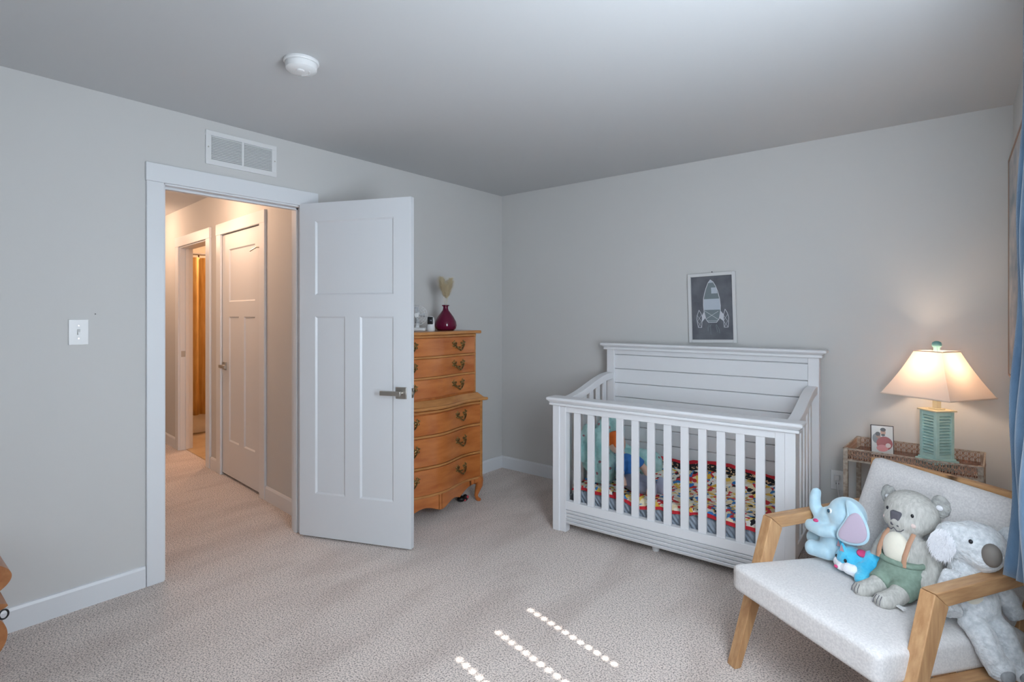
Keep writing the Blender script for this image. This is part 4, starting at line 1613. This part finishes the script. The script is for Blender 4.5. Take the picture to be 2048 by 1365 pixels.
# elephant
B = (0.12, 0.42, 0.395)
el = plush('elephant_soft_toy', 'pale blue plush elephant with lavender ears and raised trunk', B)
mb = MB()
mb.ell((0.125, 0.43, 0.462), (0.070, 0.062, 0.070))
mb.ell((0.172, 0.42, 0.594), (0.070, 0.066, 0.070))
mb.ell((0.115, 0.40, 0.575), (0.042, 0.040, 0.036))
mb.tube([(0.115, 0.395, 0.565), (0.076, 0.388, 0.566), (0.056, 0.385, 0.592), (0.055, 0.385, 0.632), (0.062, 0.385, 0.655)], [0.034, 0.027, 0.023, 0.021, 0.019], 12)
mb.ell((0.062, 0.385, 0.656), (0.019, 0.019, 0.016))
mb.tube([(0.165, 0.372, 0.535), (0.115, 0.355, 0.520), (0.058, 0.362, 0.522)], [0.026, 0.024, 0.026], 12)
mb.ell((0.055, 0.362, 0.522), (0.024, 0.022, 0.024))
mb.ell((0.025, 0.415, 0.515), (0.026, 0.024, 0.026))
mb.tube([(0.12, 0.46, 0.52), (0.03, 0.415, 0.515)], [0.024, 0.022], 12)
mb.tube([(0.125, 0.39, 0.435), (0.065, 0.370, 0.430)], [0.034, 0.030], 12)
mb.ell((0.060, 0.365, 0.432), (0.026, 0.030, 0.032))
mb.tube([(0.10, 0.45, 0.435), (0.01, 0.425, 0.445)], [0.032, 0.026], 12)
mb.ell((0.008, 0.422, 0.448), (0.022, 0.026, 0.028))
pl(blob, el, B, 'body', mb, M_eblue, 0.006, 6)


def leaf(pts, thick, nrm):
    """soft flap: outline polygon (3D) fanned to its centre, domed along nrm"""
    c = sum((Vector(p) for p in pts), Vector()) / len(pts)
    mb = MB()
    n = len(pts)
    nv = Vector(nrm).normalized()
    ring2 = [Vector(p).lerp(c, 0.25) + nv * thick * 0.4 for p in pts]
    ring3 = [Vector(p).lerp(c, 0.25) - nv * thick * 0.4 for p in pts]
    vs_ = [Vector(p) for p in pts] + ring2 + ring3 + [c + nv * thick * 0.5, c - nv * thick * 0.5]
    fs_ = []
    for i in range(n):
        j = (i + 1) % n
        fs_ += [(i, j, n + j, n + i), (n + i, n + j, 3 * n), (j, i, 2 * n + i, 2 * n + j), (2 * n + j, 2 * n + i, 3 * n + 1)]
    return mb.add(vs_, fs_)


ear_o = [(0.190, 0.372, 0.655), (0.215, 0.372, 0.662), (0.248, 0.378, 0.640), (0.272, 0.385, 0.595), (0.286, 0.388, 0.545), (0.280, 0.382, 0.505),
         (0.250, 0.368, 0.482), (0.205, 0.350, 0.478), (0.178, 0.342, 0.492), (0.182, 0.345, 0.525), (0.205, 0.355, 0.570), (0.215, 0.364, 0.61)]
ear_o = [(0.215 + (x - 0.215) * 1.12 + 0.012, y - 0.004, 0.636 + (z_ - 0.61) * 0.98) for x, y, z_ in ear_o]
eo = pl(part, el, B, 'ear', leaf(ear_o, 0.018, (0.5, -0.8, 0.1)), M_eblue, smooth=80)
eo.modifiers.new('s', 'SUBSURF').render_levels = 2
nn = Vector((0.5, -0.8, 0.1)).normalized() * 0.0075
cc = sum((Vector(p) for p in ear_o), Vector()) / len(ear_o)
for half in (ear_o[4:10] + [tuple(cc + Vector((0.008, 0, 0.045)))], ):
    pass
inner = [tuple(Vector(p).lerp(cc, 0.14) + nn) for p in ear_o[2:]]
ei = pl(part, el, B, 'ear_lining', leaf(inner, 0.012, (0.5, -0.8, 0.1)), M_lav, smooth=80)
ei.modifiers.new('s', 'SUBSURF').render_levels = 2
ear2 = [(x - 0.100, y + 0.115, z_ - 0.035) for x, y, z_ in ear_o]
pl(part, el, B, 'ear', leaf(ear2, 0.018, (0.5, 0.8, 0.1)), M_eblue, smooth=80).modifiers.new('s', 'SUBSURF').render_levels = 2
pl(part, el, B, 'eye', MB().ell((0.147, 0.361, 0.610), (0.011, 0.006, 0.010)), M_white, smooth=80)
pl(part, el, B, 'pupil', MB().ell((0.146, 0.3555, 0.610), (0.006, 0.004, 0.0075)), mat('teal_eye', (30, 70, 90), 0.3), smooth=80)
pl(part, el, B, 'mouth', MB().ell((0.082, 0.362, 0.549), (0.012, 0.010, 0.007)), M_pink, smooth=80)

# blue cat lying in front of the elephant
B = (0.255, 0.36, 0.392)
ct = plush('cat_soft_toy', 'bright turquoise plush cat with white muzzle lying on the armchair seat', B)
M_turq = mat('turquoise_plush', (44, 176, 222), 0.9, rgb2=(92, 204, 236), nscale=20, bump=0.6, bscale=150, bdist=0.006, sheen=0.6)
M_wfur = mat('white_plush', (234, 234, 238), 0.95, bump=0.6, bscale=140, bdist=0.006, sheen=0.5)
mb = MB()
mb.ell((0.222, 0.345, 0.452), (0.052, 0.047, 0.046))
mb.ell((0.295, 0.385, 0.455), (0.060, 0.050, 0.050), Euler((0, 0, radians(25))))
mb.ell((0.340, 0.40, 0.470), (0.035, 0.035, 0.040))
mb.tube([(0.275, 0.345, 0.450), (0.305, 0.320, 0.420), (0.300, 0.300, 0.413)], [0.030, 0.026, 0.022], 12)
mb.ell((0.300, 0.305, 0.418), (0.026, 0.026, 0.024))
mb.ell((0.168, 0.36, 0.420), (0.026, 0.024, 0.024))
pl(blob, ct, B, 'body', mb, M_turq, 0.006, 5, disp=0.004, dscale=0.012)
mb = MB()
mb.ell((0.215, 0.305, 0.428), (0.021, 0.017, 0.017))
mb.ell((0.245, 0.305, 0.432), (0.022, 0.018, 0.022))
mb.ell((0.262, 0.315, 0.428), (0.018, 0.020, 0.024))
mb.ell((0.190, 0.320, 0.432), (0.018, 0.018, 0.022))
pl(blob, ct, B, 'muzzle', mb, M_wfur, 0.005, 4, disp=0.003, dscale=0.01)
pl(part, ct, B, 'nose', MB().ell((0.207, 0.2885, 0.426), (0.008, 0.005, 0.006)), M_pink, smooth=80)
pl(part, ct, B, 'eye', MB().ell((0.238, 0.299, 0.458), (0.006, 0.004, 0.007)), M_eye, smooth=80)
pl(part, ct, B, 'eye', MB().ell((0.190, 0.312, 0.455), (0.006, 0.004, 0.007)), M_eye, smooth=80)
for cx_, cy_ in ((0.178, 0.345), (0.215, 0.318)):
    e_ = MB().hexa([(cx_ - 0.016, cy_ - 0.008, 0.478), (cx_ + 0.016, cy_ - 0.008, 0.482), (cx_ + 0.016, cy_ + 0.010, 0.482), (cx_ - 0.016, cy_ + 0.010, 0.478),
                    (cx_ - 0.010, cy_ - 0.003, 0.512), (cx_ - 0.004, cy_ - 0.003, 0.512), (cx_ - 0.004, cy_ + 0.003, 0.512), (cx_ - 0.010, cy_ + 0.003, 0.512)])
    ea = pl(part, ct, B, 'ear', e_, M_turq, smooth=80, bevel=0.004)
    i_ = MB().add([(cx_ - 0.010, cy_ - 0.0095, 0.482), (cx_ + 0.009, cy_ - 0.0095, 0.484), (cx_ - 0.006, cy_ - 0.0045, 0.506)], [(0, 1, 2)])
    pl(part, ct, B, 'ear_lining', i_, M_pinkish if False else mat('cat_ear_lining', (190, 150, 160), 0.9))
mb = MB()
mb.ell((0.262, 0.352, 0.488), (0.018, 0.022, 0.009), Euler((0, 0.5, 0)))
pl(blob, ct, B, 'bandana', mb, M_pink, 0.004, 2)
mb = MB()
mb.ell((0.325, 0.405, 0.508), (0.020, 0.016, 0.010))
pl(blob, ct, B, 'white_patch', mb, M_wfur, 0.004, 2)

# knitted koala in green trousers
B = (0.395, 0.41, 0.393)
ko = plush('koala_doll', 'grey knitted koala doll in sage green trousers with tan braces', B)
M_knit = mat('grey_knit', (196, 194, 188), 0.95, rgb2=(176, 174, 168), nscale=120, stretch=(1, 1, 0.25), bump=0.6, bscale=220, bdist=0.004, bstretch=(1, 1, 0.3))
M_sage = mat('sage_knit', (134, 154, 140), 0.95, rgb2=(124, 144, 130), nscale=90, bump=0.4, bscale=300)
M_tan = mat('tan_strap', (184, 142, 116), 0.8)
M_noseg = mat('slate_felt', (92, 90, 98), 0.85)
mb = MB()
mb.ell((0.380, 0.475, 0.672), (0.092, 0.066, 0.076))
mb.ell((0.378, 0.455, 0.645), (0.078, 0.060, 0.052))
mb.tube([(0.378, 0.452, 0.61), (0.380, 0.440, 0.57)], [0.048, 0.056], 14)
mb.ell((0.385, 0.430, 0.535), (0.064, 0.052, 0.070))
mb.ell((0.395, 0.415, 0.465), (0.082, 0.060, 0.058))
mb.tube([(0.330, 0.445, 0.585), (0.298, 0.430, 0.52), (0.292, 0.400, 0.44)], [0.024, 0.025, 0.024], 12)
mb.tube([(0.432, 0.455, 0.590), (0.472, 0.455, 0.54), (0.484, 0.435, 0.47), (0.480, 0.415, 0.425)], [0.026, 0.027, 0.026, 0.024], 12)
mb.tube([(0.365, 0.38, 0.448), (0.362, 0.325, 0.425), (0.352, 0.272, 0.415)], [0.036, 0.030, 0.026], 12)
mb.ell((0.352, 0.268, 0.418), (0.026, 0.022, 0.024))
mb.tube([(0.435, 0.38, 0.448), (0.440, 0.325, 0.427), (0.436, 0.268, 0.417)], [0.036, 0.031, 0.028], 12)
mb.ell((0.436, 0.264, 0.420), (0.028, 0.022, 0.026))
pl(blob, ko, B, 'body', mb, M_knit, 0.0065, 5)
mb = MB()
mb.ell((0.385, 0.396, 0.552), (0.046, 0.030, 0.062))
pl(blob, ko, B, 'belly', mb, M_cream, 0.005, 3)
mb = MB()
mb.ell((0.393, 0.412, 0.468), (0.082, 0.064, 0.056))
mb.tube([(0.365, 0.385, 0.450), (0.362, 0.340, 0.432)], [0.043, 0.038], 14)
mb.tube([(0.435, 0.385, 0.450), (0.440, 0.340, 0.434)], [0.043, 0.038], 14)
mb.ell((0.388, 0.420, 0.508), (0.072, 0.060, 0.026))
pl(blob, ko, B, 'trousers', mb, M_sage, 0.0065, 4)
mb = MB()
mb.tube([(0.387 + 0.066 * cos(2 * pi * i / 28), 0.423 + 0.056 * sin(2 * pi * i / 28), 0.516) for i in range(28)], 0.010, 8, closed=True)
pl(part, ko, B, 'waistband', mb, M_sage, smooth=60)
for s, x0, x1 in ((-1, 0.338, 0.345), (1, 0.428, 0.432)):
    st2 = MB().tube([(x0, 0.372, 0.512), (x0, 0.376, 0.545), (x1, 0.392, 0.590), (x1 - s * 0.004, 0.42, 0.618)], [0.009, 0.0085, 0.0085, 0.008], 8, flat=0.45)
    pl(part, ko, B, 'brace', st2, M_tan, smooth=60)
for (ex, ey, ez) in ((0.288, 0.490, 0.702), (0.462, 0.500, 0.716)):
    e_ = MB()
    for k in range(10):
        a = k * 2 * pi / 10
        e_.ell((ex + 0.020 * cos(a), ey, ez + 0.026 * sin(a)), (0.014, 0.010, 0.014), None, 8, 6)
    e_.ell((ex, ey, ez), (0.024, 0.012, 0.030))
    ea = pl(blob, ko, B, 'ear', e_, mat('fuzzy_grey_fleece', (150, 150, 148), 0.95, rgb2=(182, 182, 178), nscale=60, bump=0.8, bscale=120, bdist=0.008), 0.005, 2, disp=0.006, dscale=0.01)
    pl(part, ko, B, 'ear_tuft', MB().ell((ex + 0.004, ey - 0.012, ez - 0.002), (0.011, 0.006, 0.009)), M_wfur, smooth=80)
hd = Vector((0.380, 0.475, 0.672))
# face frame: faces the front of the chair, slightly down
pl(part, ko, B, 'nose', cushion(0.019, 0.010, 0.027, 0.008, 0).add([], []), M_noseg, smooth=70).location = (0.376 - B[0] + B[0], 0.408 - B[1] + B[1], 0.655 - B[2] + B[2])
for ex in (0.336, 0.424):
    pl(part, ko, B, 'eye', MB().ell((ex, 0.4185, 0.680), (0.0052, 0.004, 0.0065)), M_eye, smooth=80)
for ex in (0.334, 0.428):
    pl(part, ko, B, 'cheek', MB().ell((ex, 0.409 if False else 0.414, 0.648), (0.012, 0.004, 0.008)), mat('blush_felt', (226, 206, 200), 0.95), smooth=80)
mo = MB().tube([(0.346, 0.403, 0.628), (0.354, 0.399, 0.619), (0.366, 0.396, 0.617), (0.376, 0.3955, 0.627), (0.386, 0.396, 0.617), (0.398, 0.399, 0.619), (0.406, 0.403, 0.628)], 0.0016, 6)
pl(part, ko, B, 'mouth_stitch', mo, M_noseg, smooth=60)
for fx, fy in ((0.352, 0.243), (0.436, 0.239)):
    cl_ = MB()
    for dx in (-0.009, 0.0, 0.009):
        cl_.tube([(fx + dx, fy + 0.012, 0.440), (fx + dx * 1.2, fy + 0.0015, 0.428), (fx + dx * 1.3, fy - 0.002, 0.414)], 0.0011, 5)
    pl(part, ko, B, 'claw_stitch', cl_, M_noseg, smooth=60)
pl(part, ko, B, 'care_tag', MB().hexa([(0.462, 0.290, 0.412), (0.492, 0.285, 0.410), (0.492, 0.297, 0.411), (0.462, 0.302, 0.413),
                                       (0.462, 0.290, 0.414), (0.492, 0.285, 0.418), (0.492, 0.297, 0.419), (0.462, 0.302, 0.415)]), M_white)

# fluffy grey koala with legs hanging over the side of the seat
B = (0.575, 0.45, 0.39)
gk = plush('fluffy_koala_soft_toy', 'fluffy grey plush koala slumped under the right armrest', B)
M_gfur = mat('grey_marl_fur', (192, 197, 201), 0.95, rgb2=(222, 225, 228), nscale=70, bump=0.9, bscale=110, bdist=0.008, sheen=0.5)
mb = MB()
mb.ell((0.580, 0.475, 0.640), (0.085, 0.075, 0.070))
mb.ell((0.615, 0.455, 0.620), (0.050, 0.050, 0.048))
mb.ell((0.570, 0.465, 0.545), (0.060, 0.055, 0.060))
mb.ell((0.578, 0.455, 0.465), (0.075, 0.075, 0.075))
mb.tube([(0.560, 0.41, 0.545), (0.575, 0.35, 0.49), (0.610, 0.325, 0.455)], [0.032, 0.032, 0.030], 12)
mb.tube([(0.60, 0.50, 0.545), (0.628, 0.545, 0.475), (0.632, 0.575, 0.420)], [0.030, 0.030, 0.026], 12)
mb.tube([(0.600, 0.405, 0.432), (0.650, 0.385, 0.412), (0.672, 0.395, 0.355), (0.676, 0.410, 0.328)], [0.036, 0.036, 0.034, 0.033], 14)
mb.ell((0.684, 0.412, 0.322), (0.036, 0.040, 0.038))
mb.tube([(0.610, 0.475, 0.425), (0.652, 0.470, 0.405), (0.670, 0.480, 0.345), (0.674, 0.492, 0.312)], [0.035, 0.035, 0.034, 0.034], 14)
mb.ell((0.684, 0.495, 0.303), (0.034, 0.038, 0.036))
pl(blob, gk, B, 'body', mb, M_gfur, 0.0065, 4, disp=0.006, dscale=0.014)
for (ex, ey, ez) in ((0.540, 0.425, 0.645), (0.640, 0.555, 0.650)):
    e_ = MB()
    e_.ell((ex, ey, ez), (0.050, 0.030, 0.058))
    e_.ell((ex + 0.02, ey + 0.01, ez + 0.015), (0.05, 0.03, 0.045))
    pl(blob, gk, B, 'ear', e_, M_gfur, 0.006, 2, disp=0.006, dscale=0.012)
tf = MB()
rn = random.Random(11)
for k in range(900):
    a, r_ = rn.random() * 2 * pi, sqrt(rn.random())
    px_, pz_ = 0.538 + 0.036 * r_ * cos(a), 0.632 + 0.040 * r_ * sin(a)
    p0 = Vector((px_ - 0.004, 0.400, pz_ + 0.008))
    d = Vector((-0.006 + 0.02 * (rn.random() - 0.5), -0.014 - 0.006 * rn.random(), -0.020 - 0.012 * rn.random()))
    q = Vector((0.0011, 0, 0))
    tf.add([p0 - q, p0 + q, p0 + d * 0.6 + q, p0 + d * 0.6 - q, p0 + d + Vector((0, 0.006, -0.004))], [(0, 1, 2, 3), (3, 2, 4)])
fo = pl(part, gk, B, 'ear_tuft', tf, M_wfur)
fo['kind'] = 'stuff'
pl(blob, gk, B, 'ear_lining', MB().ell((0.535, 0.405, 0.630), (0.036, 0.014, 0.042)), M_wfur, 0.005, 2)
pl(blob, gk, B, 'nose', MB().ell((0.652, 0.430, 0.640), (0.026, 0.024, 0.036)), mat('taupe_nose_felt', (120, 114, 108), 0.7), 0.004, 3)
pl(part, gk, B, 'eye', MB().ell((0.608, 0.408, 0.668), (0.006, 0.005, 0.007)), M_eye, smooth=80)
pl(blob, gk, B, 'belly', MB().ell((0.606, 0.415, 0.500), (0.030, 0.030, 0.030)), M_cream, 0.005, 3)
M_pad = mat('dark_grey_pad', (128, 130, 134), 0.95, rgb2=(150, 152, 154), nscale=60, bump=0.5, bscale=150)
pl(blob, gk, B, 'paw_pad', MB().ell((0.712, 0.400, 0.314), (0.014, 0.026, 0.020)), M_pad, 0.004, 2)
pl(blob, gk, B, 'paw_pad', MB().ell((0.710, 0.486, 0.294), (0.014, 0.024, 0.018)), M_pad, 0.004, 2)

# ------------------------------------------------------------------ low bombe nightstand at the left edge of the view
ns = thing('low_nightstand', 'low brown wooden nightstand with curved side and dark ring pull', 'nightstand', (0.0, -3.62, 0))
pf = []
N = 60
for i in range(N + 1):
    z_ = 0.10 + 0.36 * i / N
    if z_ > 0.335:
        t = (z_ - 0.335) / 0.12
        y = 0.205 + 0.062 * max(0, sin(pi * min(1, t))) ** 0.7
    elif z_ > 0.262:
        t = (z_ - 0.262) / 0.073
        y = 0.205 + 0.052 * max(0, sin(pi * min(1, max(0, (t - 0.1) / 0.5)))) ** 0.8
    else:
        t = (z_ - 0.10) / 0.162
        y = 0.205 + 0.050 * max(0, sin(pi * t)) ** 0.6
    pf.append((y, z_))
part('body', MB().prism(pf + [(-p[0], p[1]) for p in pf[::-1]], 'x', 0.03, 0.43), M_walnut, ns, smooth=40)
part('top', bx(0.02, 0.44, -0.215, 0.215, 0.455, 0.47), M_walnut, ns, bevel=0.005)
for x in (0.06, 0.40):
    for y in (-0.17, 0.17):
        part('leg', MB().tube([(x, y, 0.11), (x, y * 1.05, 0.06), (x, y * 1.02, 0.0)], [0.026, 0.018, 0.014], 10), M_walnut, ns, smooth=50)
part('ring_pull', MB().tube([(0.44, 0.243 + 0.013 * cos(2 * pi * i / 20), 0.262 + 0.017 * sin(2 * pi * i / 20)) for i in range(20)], 0.0032, 8, closed=True), M_black, ns, smooth=60)
